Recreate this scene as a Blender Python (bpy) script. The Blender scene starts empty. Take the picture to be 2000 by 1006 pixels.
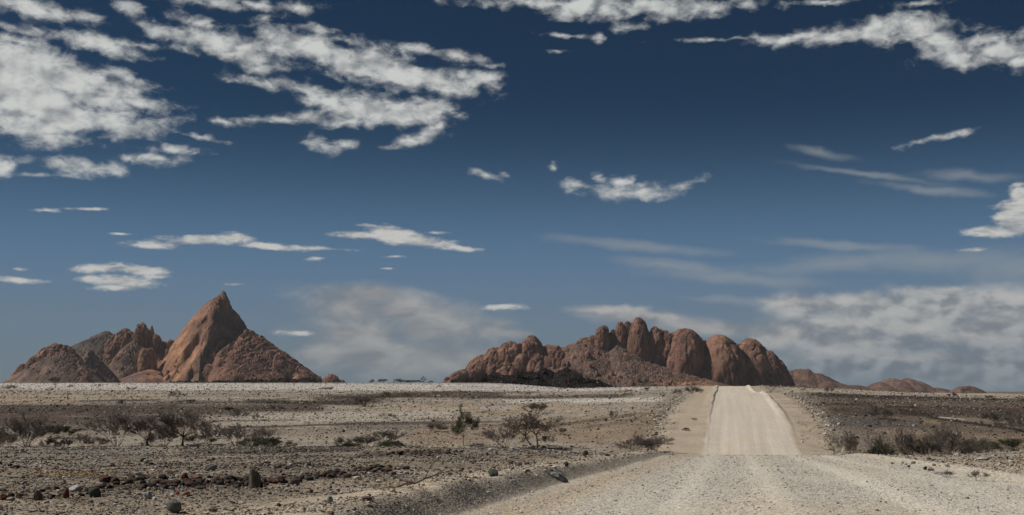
import bpy, math, random, numpy as np
from mathutils import Vector, Matrix

# ------------------------------------------------------------------ camera, sky, sun, exposure
SC = bpy.context.scene
COL = SC.collection
R = math.radians
EYE = 1.7
F = 2400.0                       # focal length in pixels of the 2000 px wide photograph
PITCH = math.atan(257.0 / F)     # true horizon lies at row 760 of 1006
SUN_EL, SUN_AZ = 47.0, -88.0     # azimuth measured from the view direction (+Y), negative = left

cam_d = bpy.data.cameras.new('camera')
cam_d.sensor_width = 36.0
cam_d.sensor_fit = 'HORIZONTAL'
cam_d.lens = 36.0 * F / 2000.0
cam_d.clip_start = 0.1
cam_d.clip_end = 60000.0
cam = bpy.data.objects.new('camera', cam_d)
COL.objects.link(cam)
cam.location = (0, 0, EYE)
cam.rotation_euler = (R(90) + PITCH, 0, 0)
SC.camera = cam

SC.view_settings.view_transform = 'Standard'
SC.view_settings.look = 'None'
SC.view_settings.exposure = 0.25
SC.view_settings.gamma = 1.0
SC.cycles.max_bounces = 5
SC.cycles.diffuse_bounces = 3
SC.cycles.use_denoising = True

sun_d = bpy.data.lights.new('sun', 'SUN')
sun_d.energy = 3.3
sun_d.angle = R(0.53)
sun_d.color = (1.0, 0.95, 0.875)
sun = bpy.data.objects.new('sun', sun_d)
COL.objects.link(sun)
sdir = Vector((math.sin(R(SUN_AZ)) * math.cos(R(SUN_EL)), math.cos(R(SUN_AZ)) * math.cos(R(SUN_EL)), math.sin(R(SUN_EL))))
sun.rotation_euler = sdir.to_track_quat('Z', 'Y').to_euler()


def ray(px, py):
    """World direction through a pixel of the 2000x1006 photograph."""
    xc, yc = (px - 1000.0) / F, (503.0 - py) / F
    return xc, math.cos(PITCH) - yc * math.sin(PITCH), math.sin(PITCH) + yc * math.cos(PITCH)


def P3(px, py, Y):
    d = ray(px, py)
    return d[0] / d[1] * Y, Y, EYE + d[2] / d[1] * Y


def project(X, Y, Z):
    z = Z - EYE
    dep = Y * math.cos(PITCH) + z * math.sin(PITCH)
    dep = np.maximum(dep, 1e-3)
    up = -Y * math.sin(PITCH) + z * math.cos(PITCH)
    return 1000 + F * X / dep, 503 - F * up / dep


class NT:
    """Small helper to write node trees."""
    def __init__(self, tree):
        self.t = tree

    def n(self, kind, **kw):
        nd = self.t.nodes.new(kind)
        for k, v in kw.items():
            setattr(nd, k, v)
        return nd

    def link(self, a, b):
        self.t.links.new(a, b)

    def put(self, sock, v):
        if isinstance(v, bpy.types.NodeSocket):
            self.t.links.new(v, sock)
        elif v is not None:
            sock.default_value = v

    def math(self, op, a, b=None, c=None, clamp=False):
        nd = self.n('ShaderNodeMath', operation=op, use_clamp=clamp)
        self.put(nd.inputs[0], a)
        if b is not None:
            self.put(nd.inputs[1], b)
        if c is not None:
            self.put(nd.inputs[2], c)
        return nd.outputs[0]

    def vec(self, op, a, b=None, scale=None):
        nd = self.n('ShaderNodeVectorMath', operation=op)
        self.put(nd.inputs[0], a)
        if b is not None:
            self.put(nd.inputs[1], b)
        if scale is not None:
            self.put(nd.inputs['Scale'], scale)
        return nd.outputs['Value'] if op in ('LENGTH', 'DOT_PRODUCT') else nd.outputs['Vector']

    def noise(self, v, scale, detail=4.0, rough=0.55, dist=0.0):
        nd = self.n('ShaderNodeTexNoise')
        self.put(nd.inputs['Vector'], v)
        nd.inputs['Scale'].default_value = scale
        nd.inputs['Detail'].default_value = detail
        nd.inputs['Roughness'].default_value = rough
        nd.inputs['Distortion'].default_value = dist
        return nd

    def ss(self, v, lo, hi, a=0.0, b=1.0):
        nd = self.n('ShaderNodeMapRange', interpolation_type='SMOOTHSTEP')
        self.put(nd.inputs['Value'], v)
        for k, q in (('From Min', lo), ('From Max', hi), ('To Min', a), ('To Max', b)):
            self.put(nd.inputs[k], q)
        return nd.outputs[0]

    def mix(self, f, a, b, blend='MIX'):
        nd = self.n('ShaderNodeMix', data_type='RGBA', blend_type=blend)
        self.put(nd.inputs['Factor'], f)
        for s, v in ((nd.inputs[6], a), (nd.inputs[7], b)):
            if isinstance(v, tuple) and len(v) == 3:
                v = v + (1.0,)
            self.put(s, v)
        return nd.outputs[2]


# ------------------------------------------------------------------ the sky (clouds belong to it, they are infinitely far)
world = bpy.data.worlds.new('World')
SC.world = world
world.use_nodes = True
wt = world.node_tree
wt.nodes.clear()
w = NT(wt)
SKY_STRENGTH = 0.06
sky = w.n('ShaderNodeTexSky', sky_type='NISHITA')
sky.sun_disc = False
sky.sun_elevation = R(SUN_EL)
sky.sun_rotation = R(SUN_AZ)
sky.altitude = 1200
sky.air_density = 0.7
sky.dust_density = 1.2
sky.ozone_density = 3.0
tc = w.n('ShaderNodeTexCoord')
sep = w.n('ShaderNodeSeparateXYZ')
w.link(tc.outputs['Generated'], sep.inputs[0])
az = w.math('MULTIPLY', w.math('ARCTAN2', sep.outputs[0], sep.outputs[1]), F)
el = w.math('MULTIPLY', w.math('ARCSINE', sep.outputs[2]), F)
comb = w.n('ShaderNodeCombineXYZ')
w.link(az, comb.inputs[0])
w.link(el, comb.inputs[1])
pos = comb.outputs[0]


def sky_xy(px, py):
    d = Vector(ray(px, py)).normalized()
    return math.atan2(d.x, d.y) * F, math.asin(d.z) * F


def flat(v, sx, sy):
    return w.vec('MULTIPLY', v, (sx, sy, 1.0))


CHAIN = [None]


def puffs(p, lst, soft, px=False):
    """Union of ellipses (pixel centre, radii, tilt) -> 0 in a centre, 1 on the rim; px: depth inside the rim, about in pixels."""
    acc = None
    for q in lst:
        # each step waits for the one before it, which keeps the shader stack small
        pv = p if CHAIN[0] is None else w.vec('ADD', p, w.vec('SCALE', (1e-6, 1e-6, 0), scale=CHAIN[0]))
        cx, cy, rx, ry = q[:4]
        a = q[4] if len(q) > 4 else 0.0
        X, Y = sky_xy(cx, cy)
        m = w.n('ShaderNodeMapping', vector_type='TEXTURE')
        m.inputs['Location'].default_value = (X, Y, 0)
        m.inputs['Rotation'].default_value = (0, 0, R(-a))
        m.inputs['Scale'].default_value = (rx, ry, 1)
        w.put(m.inputs['Vector'], pv)
        r = w.vec('LENGTH', m.outputs[0])
        if px:
            k = 3.4 * math.sqrt(ry)
            r = w.math('MULTIPLY_ADD', r, -k, k)
            acc = r if acc is None else w.math('SMOOTH_MAX', acc, r, soft)
        else:
            acc = r if acc is None else w.math('SMOOTH_MIN', acc, r, soft)
        CHAIN[0] = acc
    return acc


CLOUD_DARK, CLOUD_LIGHT = (0.24, 0.262, 0.275), (0.575, 0.585, 0.57)
CUMULUS = [
    (50, 130, 110, 44, 12), (130, 160, 110, 40, 14), (60, 200, 130, 50, 6), (200, 170, 80, 24, 14), (150, 238, 150, 27, -3),
    (262, 248, 62, 17, -5), (262, 201, 55, 10, 3), (100, 270, 60, 15, -4), (0, 170, 60, 70), (240, 152, 50, 10, 12),
    (70, 20, 72, 17, 6), (160, 32, 36, 8, 6), (258, 20, 22, 13), (40, 78, 42, 9, 4), (190, 84, 72, 15, 8), (270, 88, 60, 6, 2),
    (420, 6, 90, 8, 4), (500, 12, 50, 8, 8), (585, 14, 30, 8), (30, 52, 50, 6, 10),
    (350, 72, 60, 12, 10), (420, 82, 72, 22, 8), (480, 108, 60, 26, 18), (560, 86, 62, 26, 5), (620, 100, 60, 26, 10),
    (680, 128, 70, 26, 16), (740, 120, 62, 28, 10), (790, 150, 72, 26, 12), (860, 165, 72, 22, 6), (930, 155, 44, 17, 2), (870, 178, 42, 9, 0),
    (388, 44, 42, 11, 10), (512, 36, 14, 7), (612, 58, 26, 9, 10), (675, 82, 30, 8, 10), (826, 100, 38, 9, 10), (910, 112, 42, 8, 10), (945, 126, 25, 4),
    (505, 162, 46, 8, 6), (580, 172, 50, 12, 10), (640, 195, 52, 20, 10), (710, 208, 72, 26, 4), (790, 220, 72, 24, 4), (850, 215, 42, 20, 6),
    (545, 236, 66, 6, -2), (610, 228, 46, 12, -6), (700, 236, 70, 9), (825, 266, 46, 12, -16), (860, 250, 22, 9, -20), (640, 282, 34, 12, 4), (435, 240, 22, 4, 4),
    (405, 270, 34, 4, 6), (150, 326, 62, 11, 2), (220, 330, 30, 9, 4), (90, 344, 34, 3, -4), (310, 312, 38, 8, 0), (335, 293, 38, 7, 0), (0, 325, 18, 15), (260, 308, 12, 5),
    (1060, 6, 120, 9, 2), (1150, 14, 90, 20, 4), (1270, 16, 110, 19, 2), (1370, 14, 46, 10, -6), (1468, 8, 22, 9), (1170, 72, 11, 8, -20),
    (1225, 54, 28, 6, -5), (1610, 3, 50, 4), (1795, 5, 30, 4), (1100, 70, 22, 3, 5), (1090, 102, 14, 3, 8),
    (1540, 73, 60, 9, -3), (1640, 70, 82, 13, -4), (1720, 62, 70, 20, -6), (1780, 52, 74, 24, 6), (1830, 75, 52, 20, 18), (1880, 108, 66, 17, 4),
    (1960, 100, 72, 19, 3), (1940, 74, 52, 11, -4), (1990, 118, 30, 14), (1420, 77, 72, 3, 0),
    (1135, 362, 40, 7, 8), (1200, 375, 56, 12, 4), (1270, 378, 42, 11, -2), (1325, 366, 36, 6, -16), (1168, 348, 13, 8), (1214, 352, 20, 8), (1255, 362, 13, 4),
    (952, 340, 24, 6, 12), (1078, 328, 8, 8, 40), (1835, 271, 34, 4, -8),
]
LENS = [
    (90, 410, 24, 3.5), (166, 407, 34, 3.5), (236, 457, 20, 2.5), (300, 478, 58, 8, -1), (390, 470, 90, 11, -1), (462, 464, 42, 11, 4), (530, 481, 70, 7, 4), (620, 485, 54, 4, 1),
    (700, 460, 52, 9, 2), (770, 455, 60, 14, 6), (810, 470, 84, 14, 6), (890, 483, 54, 6, 4), (735, 444, 40, 5, 3), (850, 454, 22, 4), (606, 505, 26, 4, -3),
    (44, 547, 44, 6), (50, 527, 14, 3), (200, 524, 56, 9), (270, 527, 66, 11, 3), (185, 545, 36, 7), (240, 549, 70, 12, 2), (225, 562, 40, 8), (310, 540, 36, 5),
    (460, 556, 24, 3.5), (582, 650, 40, 6, 1), (982, 600, 52, 6.5, 0), (765, 500, 20, 2.5), (758, 525, 14, 2.5),
    (1905, 489, 24, 5), (1946, 452, 62, 13, 0), (1985, 425, 40, 34), (1995, 380, 24, 22), (1990, 405, 50, 10),
]
VEIL = [   # smooth thin sheets: haze bank behind the peak, streaks right of the middle
    (800, 605, 150, 36, 6), (720, 575, 130, 22, 4), (850, 640, 140, 40, 2), (700, 650, 110, 50, 0), (760, 700, 210, 40, 0), (640, 690, 70, 30, 0), (680, 600, 110, 40, 0), (880, 700, 120, 40, 0),
    (1200, 608, 90, 9, 4), (1270, 622, 150, 15, 5), (1390, 638, 150, 17, 4), (1520, 645, 130, 22, 4),
    (900, 648, 60, 9, 0), (965, 640, 52, 16, 0), (1010, 652, 44, 9, 0),
]
CIRRUS = [
    (1600, 298, 64, 10, 14), (1690, 340, 150, 7, 10), (1820, 370, 120, 9, 9), (1900, 345, 100, 12, 6), (1320, 520, 130, 13, 8), (1450, 545, 210, 14, 5), (1640, 515, 220, 20, -4),
    (1850, 510, 210, 26, 2), (1250, 480, 180, 12, 6), (1980, 520, 120, 40), (1650, 480, 150, 10, 5), (1500, 590, 180, 10, 4),
]
BANK = [(1800, 640, 320, 62, 4), (1680, 600, 190, 32, 3), (1880, 590, 200, 34, 4), (2000, 640, 210, 80), (1600, 660, 120, 44), (1700, 700, 260, 50), (1930, 720, 260, 50), (1560, 590, 70, 20, 5)]
BANKLUMP = [(1525, 668, 44, 18, -6), (1548, 650, 24, 12), (1495, 660, 22, 12, -20), (1800, 640, 66, 10, 6), (1755, 612, 60, 7, 6), (1640, 632, 60, 8, 5), (1700, 668, 70, 8, 4), (1620, 684, 60, 7, 2),
            (1830, 600, 90, 7, 4), (1900, 655, 70, 8, 2), (1960, 612, 60, 8, 4), (1760, 700, 70, 6), (1540, 592, 44, 10, 8), (1600, 588, 50, 8, -4), (1680, 577, 60, 10, -4), (1770, 567, 66, 8, -3),
            (1850, 564, 60, 7, 2), (1930, 572, 50, 7, 8), (1990, 582, 30, 9, 8), (1570, 612, 50, 7, 6), (1170, 605, 50, 5, 4), (1230, 604, 40, 8, 4), (1290, 618, 50, 6, 8)]

p0 = pos
wn = w.noise(flat(p0, 1, 1.35), 1 / 85.0, 3.0, 0.6)
warp = w.vec('MULTIPLY', w.vec('SUBTRACT', wn.outputs['Color'], (0.5, 0.5, 0.5)), (50, 26, 0))
p1 = w.vec('ADD', p0, warp)
f1 = w.noise(flat(p0, 1, 1.7), 1 / 46.0, 8.0, 0.56, 0.3).outputs['Fac']
fs = w.noise(flat(p0, 1, 1.5), 1 / 56.0, 4.0, 0.45, 0.2).outputs['Fac']
f1b = w.noise(flat(w.vec('ADD', p0, (-11.0, 13.0, 0)), 1, 1.5), 1 / 56.0, 4.0, 0.45, 0.2).outputs['Fac']
f2 = w.noise(flat(p0, 1, 3.2), 1 / 70.0, 8.0, 0.58, 0.2).outputs['Fac']
f3 = w.noise(flat(p0, 1, 2.1), 1 / 110.0, 7.0, 0.55, 0.4).outputs['Fac']
f3b = w.noise(flat(w.vec('ADD', p0, (-8.0, 12.0, 0)), 1, 2.1), 1 / 110.0, 6.0, 0.55, 0.4).outputs['Fac']

# cumulus
r1 = puffs(p1, CUMULUS, 5.0, True)
fine = w.noise(flat(p0, 1, 1.5), 1 / 13.0, 5.0, 0.65, 0.5).outputs['Fac']
m1 = w.math('ADD', r1, w.math('ADD', w.math('MULTIPLY', w.math('SUBTRACT', f1, 0.44), 44.0), w.math('MULTIPLY', w.math('SUBTRACT', fine, 0.5), 11.0)))
a1 = w.math('POWER', w.ss(m1, -6.0, 17.0), 1.15)
sh1 = w.math('MULTIPLY', w.math('SUBTRACT', fs, f1b), 2.2)  # painted cloud shading: noise minus its copy shifted towards the sun
l1 = w.math('ADD', w.math('ADD', 0.86, sh1), w.math('MULTIPLY', w.math('SUBTRACT', f1, 0.5), 0.45))
l1 = w.math('SUBTRACT', l1, w.ss(w.noise(flat(p0, 1, 1.5), 1 / 75.0, 4.0, 0.5).outputs['Fac'], 0.42, 0.72, 0.0, 0.26))
l1 = w.math('SUBTRACT', l1, w.ss(r1, 10.0, 26.0, 0.0, 0.28))  # thick cloud cores painted darker, as self-shading
l1 = w.ss(l1, 0.0, 1.0)
c1 = w.mix(l1, CLOUD_DARK, CLOUD_LIGHT)
# lens clouds
p2 = w.vec('ADD', p0, w.vec('MULTIPLY', warp, (0.6, 0.30, 0)))
r2 = puffs(p2, LENS, 3.0, True)
m2 = w.math('ADD', r2, w.math('ADD', w.math('MULTIPLY', w.math('SUBTRACT', f2, 0.46), 20.0), w.math('MULTIPLY', w.math('SUBTRACT', fine, 0.5), 8.0)))
a2 = w.ss(m2, -1.0, 8.0, 0.0, 0.95)
l2 = w.ss(w.math('ADD', f2, w.math('MULTIPLY', m2, 0.008)), 0.36, 0.66)
c2 = w.mix(l2, (0.30, 0.315, 0.325), (0.56, 0.555, 0.53))
# veils and banks
p3 = w.vec('ADD', p0, w.vec('MULTIPLY', warp, (1.0, 0.8, 0)))
r3 = puffs(p3, VEIL, 0.35)
a3 = w.ss(w.math('ADD', w.math('SUBTRACT', 1.1, r3), w.math('MULTIPLY', w.math('SUBTRACT', f3, 0.5), 1.5)), -0.25, 0.95, 0.0, 0.85)
c3 = w.mix(w.ss(f3, 0.35, 0.7), (0.215, 0.222, 0.232), (0.40, 0.39, 0.375))
r4 = puffs(p3, CIRRUS, 0.35)
a4 = w.ss(w.math('ADD', w.math('SUBTRACT', 1.1, r4), w.math('MULTIPLY', w.math('SUBTRACT', f3, 0.5), 1.6)), -0.25, 1.15, 0.0, 0.55)
r5 = puffs(p3, BANK, 0.35)
a5 = w.ss(w.math('ADD', w.math('SUBTRACT', 1.05, r5), w.math('MULTIPLY', w.math('SUBTRACT', f3, 0.5), 1.1)), -0.1, 0.7, 0.0, 0.88)
c5 = w.mix(w.ss(w.math('ADD', w.math('ADD', 0.5, w.math('MULTIPLY', w.math('SUBTRACT', fs, f1b), 2.4)), w.math('MULTIPLY', w.math('SUBTRACT', f3, 0.5), 1.3)), 0.1, 0.95), (0.20, 0.215, 0.235), (0.44, 0.44, 0.43))  # lit and shaded billows of the bank painted from the same shifted noise
c5 = w.mix(w.ss(el, 30.0, 185.0), w.vec('MULTIPLY', c5, (0.74, 0.78, 0.84)), w.vec('MULTIPLY', c5, (1.1, 1.1, 1.08)))
r6 = puffs(p1, BANKLUMP, 4.0, True)
a6 = w.ss(w.math('ADD', r6, w.math('ADD', w.math('MULTIPLY', w.math('SUBTRACT', f1, 0.47), 44.0), w.math('MULTIPLY', w.math('SUBTRACT', fine, 0.5), 7.0))), -5.0, 19.0, 0.0, 0.8)

# clear sky: the physical sky, deepened as through a polarising filter
SKY_GAMMA, SKY_GAIN = 1.25, (0.255, 0.45, 0.47)
g = w.n('ShaderNodeGamma')
sc_ = w.vec('MULTIPLY', sky.outputs[0], (SKY_STRENGTH,) * 3)
w.link(sc_, g.inputs[0])
g.inputs[1].default_value = SKY_GAMMA
base = w.vec('MULTIPLY', g.outputs[0], SKY_GAIN)
e0 = w.math('MAXIMUM', el, 0.0)
haze_f = w.math('MULTIPLY', w.math('POWER', 2.718, w.math('MULTIPLY', w.math('POWER', w.math('MULTIPLY', e0, 1 / 374.0), 3.6), -1.0)), 0.97)
haze_c = w.mix(w.ss(e0, 0.0, 330.0), (0.140, 0.188, 0.228), (0.108, 0.200, 0.325))
base = w.mix(haze_f, base, haze_c)
out = base
for a, c in ((a4, (0.27, 0.30, 0.32)), (a3, c3), (a5, c5), (a6, (0.47, 0.455, 0.43)), (a2, c2), (a1, c1)):
    out = w.mix(a, out, c)
low = w.math('MULTIPLY', w.math('POWER', 2.718, w.math('MULTIPLY', e0, -1 / 70.0)), 0.55)
out = w.mix(low, out, haze_c)      # haze painted over the distant clouds as a colour mix near the horizon
out = w.vec('MULTIPLY', out, (1 / SKY_STRENGTH,) * 3)
bg = w.n('ShaderNodeBackground')
bg.inputs['Strength'].default_value = SKY_STRENGTH * 0.84
w.link(out, bg.inputs['Color'])
wo = w.n('ShaderNodeOutputWorld')
w.link(bg.outputs[0], wo.inputs[0])
world.cycles.sampling_method = 'MANUAL'
world.cycles.sample_map_resolution = 512

# ------------------------------------------------------------------ numpy noise
_rng = np.random.RandomState(7)
_perm = np.concatenate([_rng.permutation(256)] * 3).astype(np.int32)
_g3 = _rng.normal(size=(256, 3))
_g3 /= np.linalg.norm(_g3, axis=1)[:, None]


def perlin(x, y, z=0.0):
    x, y, z = np.broadcast_arrays(np.asarray(x, float), np.asarray(y, float), np.asarray(z, float))
    xi, yi, zi = np.floor(x), np.floor(y), np.floor(z)
    xf, yf, zf = x - xi, y - yi, z - zi
    xi, yi, zi = xi.astype(np.int64) & 255, yi.astype(np.int64) & 255, zi.astype(np.int64) & 255
    u, v, t = (q * q * q * (q * (q * 6 - 15) + 10) for q in (xf, yf, zf))

    def g(i, j, k):
        h = _perm[_perm[_perm[(xi + i) & 255] + ((yi + j) & 255)] + ((zi + k) & 255)]
        gr = _g3[h]
        return gr[..., 0] * (xf - i) + gr[..., 1] * (yf - j) + gr[..., 2] * (zf - k)
    x00 = g(0, 0, 0) * (1 - u) + g(1, 0, 0) * u
    x10 = g(0, 1, 0) * (1 - u) + g(1, 1, 0) * u
    x01 = g(0, 0, 1) * (1 - u) + g(1, 0, 1) * u
    x11 = g(0, 1, 1) * (1 - u) + g(1, 1, 1) * u
    return ((x00 * (1 - v) + x10 * v) * (1 - t) + (x01 * (1 - v) + x11 * v) * t) * 1.5


def fbm(x, y, z=0.0, o=4, gain=0.5):
    s, a, f, n = 0.0, 1.0, 1.0, 0.0
    for i in range(o):
        s = s + a * perlin(np.asarray(x) * f + 17.3 * i, np.asarray(y) * f - 9.1 * i, np.asarray(z) * f + 3.7 * i)
        n += a
        a *= gain
        f *= 2.03
    return s / n


def sst(v, lo, hi):
    t = np.clip((v - lo) / (hi - lo), 0, 1)
    return t * t * (3 - 2 * t)


def hermite(tab):
    xs = np.array([p[0] for p in tab], float)
    ys = np.array([p[1] for p in tab], float)
    h = np.diff(xs)
    d = np.diff(ys) / h
    m = np.zeros_like(ys)
    for i in range(1, len(xs) - 1):
        if d[i - 1] * d[i] > 0:
            w1, w2 = 2 * h[i] + h[i - 1], h[i] + 2 * h[i - 1]
            m[i] = (w1 + w2) / (w1 / d[i - 1] + w2 / d[i])
    m[0], m[-1] = d[0], 0

    def f(x):
        x = np.clip(x, xs[0], xs[-1])
        i = np.clip(np.searchsorted(xs, x) - 1, 0, len(h) - 1)
        t = (x - xs[i]) / h[i]
        return ((1 + 2 * t) * (1 - t) ** 2 * ys[i] + t * (1 - t) ** 2 * h[i] * m[i] + t * t * (3 - 2 * t) * ys[i + 1] + t * t * (t - 1) * h[i] * m[i + 1])
    return f


# ------------------------------------------------------------------ the lie of the land (heights relative to the eye, + EYE)
ROAD = hermite([(-300, -1.6), (0, -1.68), (17, -1.86), (27, -2.1), (50, -2.9), (73, -3.88), (85, -5.0), (100, -6.5), (120, -7.5), (139, -7.15), (176, -4.1), (242, -1.7), (282, -.8), (312, -1.25), (345, -.95),
                (440, 1.05), (470, 1.0), (620, -4), (1200, -18), (3000, -25), (30000, -25)])
LEFT = hermite([(-300, -1.4), (0, -1.45), (17, -1.7), (27, -1.98), (50, -2.75), (68, -3.25), (78, -3.75), (90, -5), (105, -6.5), (125, -6.95), (141, -6.6), (200, -5.3), (300, -3.3), (400, -1.5), (550, .7),
                (760, 3.75), (850, 3.2), (1100, -6), (2000, -25), (30000, -25)])
RIGHT = hermite([(-300, -1.5), (0, -1.6), (17, -1.78), (27, -2.02), (40, -2.25), (55, -2.75), (64, -3.3), (75, -4.6), (90, -6.5), (110, -7.3), (135, -7.0), (176, -5.3), (242, -3.9), (300, -3.1), (400, -2.6),
                 (500, -2.75), (620, -4.5), (1000, -14), (2000, -25), (30000, -25)])


def road_x(Y):
    return 2.25 + 0.175 * Y + 0.5 * np.sin(Y / 95.0) * np.clip(Y / 300, 0, 1)


def berm_left_s(Y):
    return -5.75 - 0.55 * (1 - sst(Y, 15, 45)) + 0.12 * perlin(Y / 9.0, 3.3)


def height(X, Y, fine=True):
    s = X - road_x(Y)
    hr = ROAD(Y)
    Yc = np.clip(Y, 0, 1500)
    wl = sst(-s, 5.5, 9 + 0.20 * Yc)
    wr = sst(s, 4.8, 8 + 0.21 * Yc)
    h = hr * (1 - wl - wr) + LEFT(Y) * wl + RIGHT(Y) * wr
    off = sst(np.abs(s), 6.0, 11.0)
    far = sst(Y, 120, 260)
    # broad swells and low banks
    h = h + off * (0.16 * fbm(X / 9, Y / 9, 1.0, 3) * (1 - far) + far * (0.55 * fbm(X / 90, Y / 30, 2.0, 4) * (1 - sst(Y, 420, 600) * 0.75)))
    h = h + off * 0.35 * sst(Y, 25, 40) * (1 - sst(Y, 75, 95)) * sst(s, 8, 16) * (0.6 + fbm(X / 12, Y / 8, 5.0, 2))
    if fine:
        a = (0.35 + 0.65 * off)
        h = h + a * 0.035 * fbm(X / 0.8, Y / 0.8, 4.0, 3) * (1 - sst(Y, 90, 160))
        h = h + off * far * 0.14 * fbm(X / 5, Y / 4, 6.0, 3)
    # graded windrow left of the near road, steep on the road side
    near = 1 - sst(Y, 70, 92)
    b = s - berm_left_s(Y)
    hb = (0.36 - 0.13 * sst(Y, 18, 45)) * (1 + 0.35 * fbm(X / 1.6, Y / 1.6, 8.0, 3))
    h = h + near * hb * sst(-b, 0.0, 0.70) * (1 - 0.72 * sst(-b, 0.74, 3.2))
    # low lip right of the near road
    h = h + near * 0.10 * np.exp(-((s - 4.9) / 0.5) ** 2)
    # windrows on both sides of the far slope
    bump = 1 + 0.45 * perlin(Y / 6.0, 1.7) + 0.25 * perlin(Y / 1.7, 9.7)
    el_ = -(s + 4.95 + 0.35 * perlin(Y / 16, 4.0) + 0.10 * perlin(Y / 3.1, 6.0))
    er_ = s - 4.3 - 0.3 * perlin(Y / 20, 8.0)
    h = h + far * bump * (0.32 * sst(el_, 0.0, 0.50) * (1 - sst(el_, 0.5, 2.3)) + 0.36 * sst(er_, 0.0, 1.3) * (1 - sst(er_, 1.3, 1.9)))
    # tyre-worn long ripples in the road
    inr = 1 - sst(np.abs(s), 4.0, 5.2)
    h = h + inr * 0.012 * perlin(s / 0.55, Y / 18.0, 2.0)
    return h + EYE


def ground_at(px, py, y0=9.0, y1=1400.0):
    """First point of the land seen through a pixel."""
    d = ray(px, py)
    Y = np.exp(np.linspace(math.log(y0), math.log(y1), 3000))
    Z = EYE + d[2] / d[1] * Y
    X = d[0] / d[1] * Y
    hit = np.nonzero(Z <= height(X, Y))[0]
    i = hit[0] if len(hit) else len(Y) - 1
    return float(X[i]), float(Y[i]), float(height(X[i:i + 1], Y[i:i + 1])[0])


def put_at(px, Y):
    X = (px - 1000.0) / F * Y
    for _ in range(3):
        Z = float(height(np.array([X]), np.array([Y]))[0])
        dep = Y * math.cos(PITCH) + (Z - EYE) * math.sin(PITCH)
        X = (px - 1000.0) / F * dep
    return X, Y, Z


# ------------------------------------------------------------------ mesh helpers
def mesh_np(name, V, Fc, mat, col=None, smooth=True, parent=None):
    V = np.ascontiguousarray(V, dtype=np.float32)
    Fc = np.ascontiguousarray(Fc, dtype=np.int32)
    me = bpy.data.meshes.new(name)
    k = Fc.shape[1]
    me.vertices.add(len(V))
    me.vertices.foreach_set('co', V.ravel())
    me.loops.add(Fc.size)
    me.loops.foreach_set('vertex_index', Fc.ravel())
    me.polygons.add(len(Fc))
    me.polygons.foreach_set('loop_start', np.arange(0, Fc.size, k, dtype=np.int32))
    me.polygons.foreach_set('use_smooth', np.full(len(Fc), smooth))
    me.update(calc_edges=True)
    if col is not None:
        at = me.color_attributes.new('Col', 'FLOAT_COLOR', 'POINT')
        c4 = np.ones((len(V), 4), np.float32)
        c4[:, :3] = col
        at.data.foreach_set('color', c4.ravel())
    if mat is not None:
        me.materials.append(mat)
    o = bpy.data.objects.new(name, me)
    COL.objects.link(o)
    if parent is not None:
        o.parent = parent
    return o


def grid_faces(nr, nc, wrap=False):
    r = np.arange(nr - 1)[:, None]
    c = np.arange(nc if wrap else nc - 1)[None, :]
    c2 = (c + 1) % nc
    return np.stack([r * nc + c, r * nc + c2, (r + 1) * nc + c2, (r + 1) * nc + c], -1).reshape(-1, 4)


def tag(o, label=None, cat=None, group=None, kind=None):
    for k, v in (('label', label), ('category', cat), ('group', group), ('kind', kind)):
        if v:
            o[k] = v
    return o


def material(name, rough=0.95):
    m = bpy.data.materials.new(name)
    m.use_nodes = True
    nt = m.node_tree
    b = nt.nodes['Principled BSDF']
    b.inputs['Roughness'].default_value = rough
    b.inputs['Specular IOR Level'].default_value = 0.15
    return m, NT(nt), b


def bump(n, b, h, strength, dist):
    bp = n.n('ShaderNodeBump')
    bp.inputs['Strength'].default_value = strength
    bp.inputs['Distance'].default_value = dist
    n.put(bp.inputs['Height'], h)
    n.link(bp.outputs[0], b.inputs['Normal'])


def attr(n):
    a = n.n('ShaderNodeAttribute', attribute_name='Col')
    return a.outputs['Color']


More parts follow.
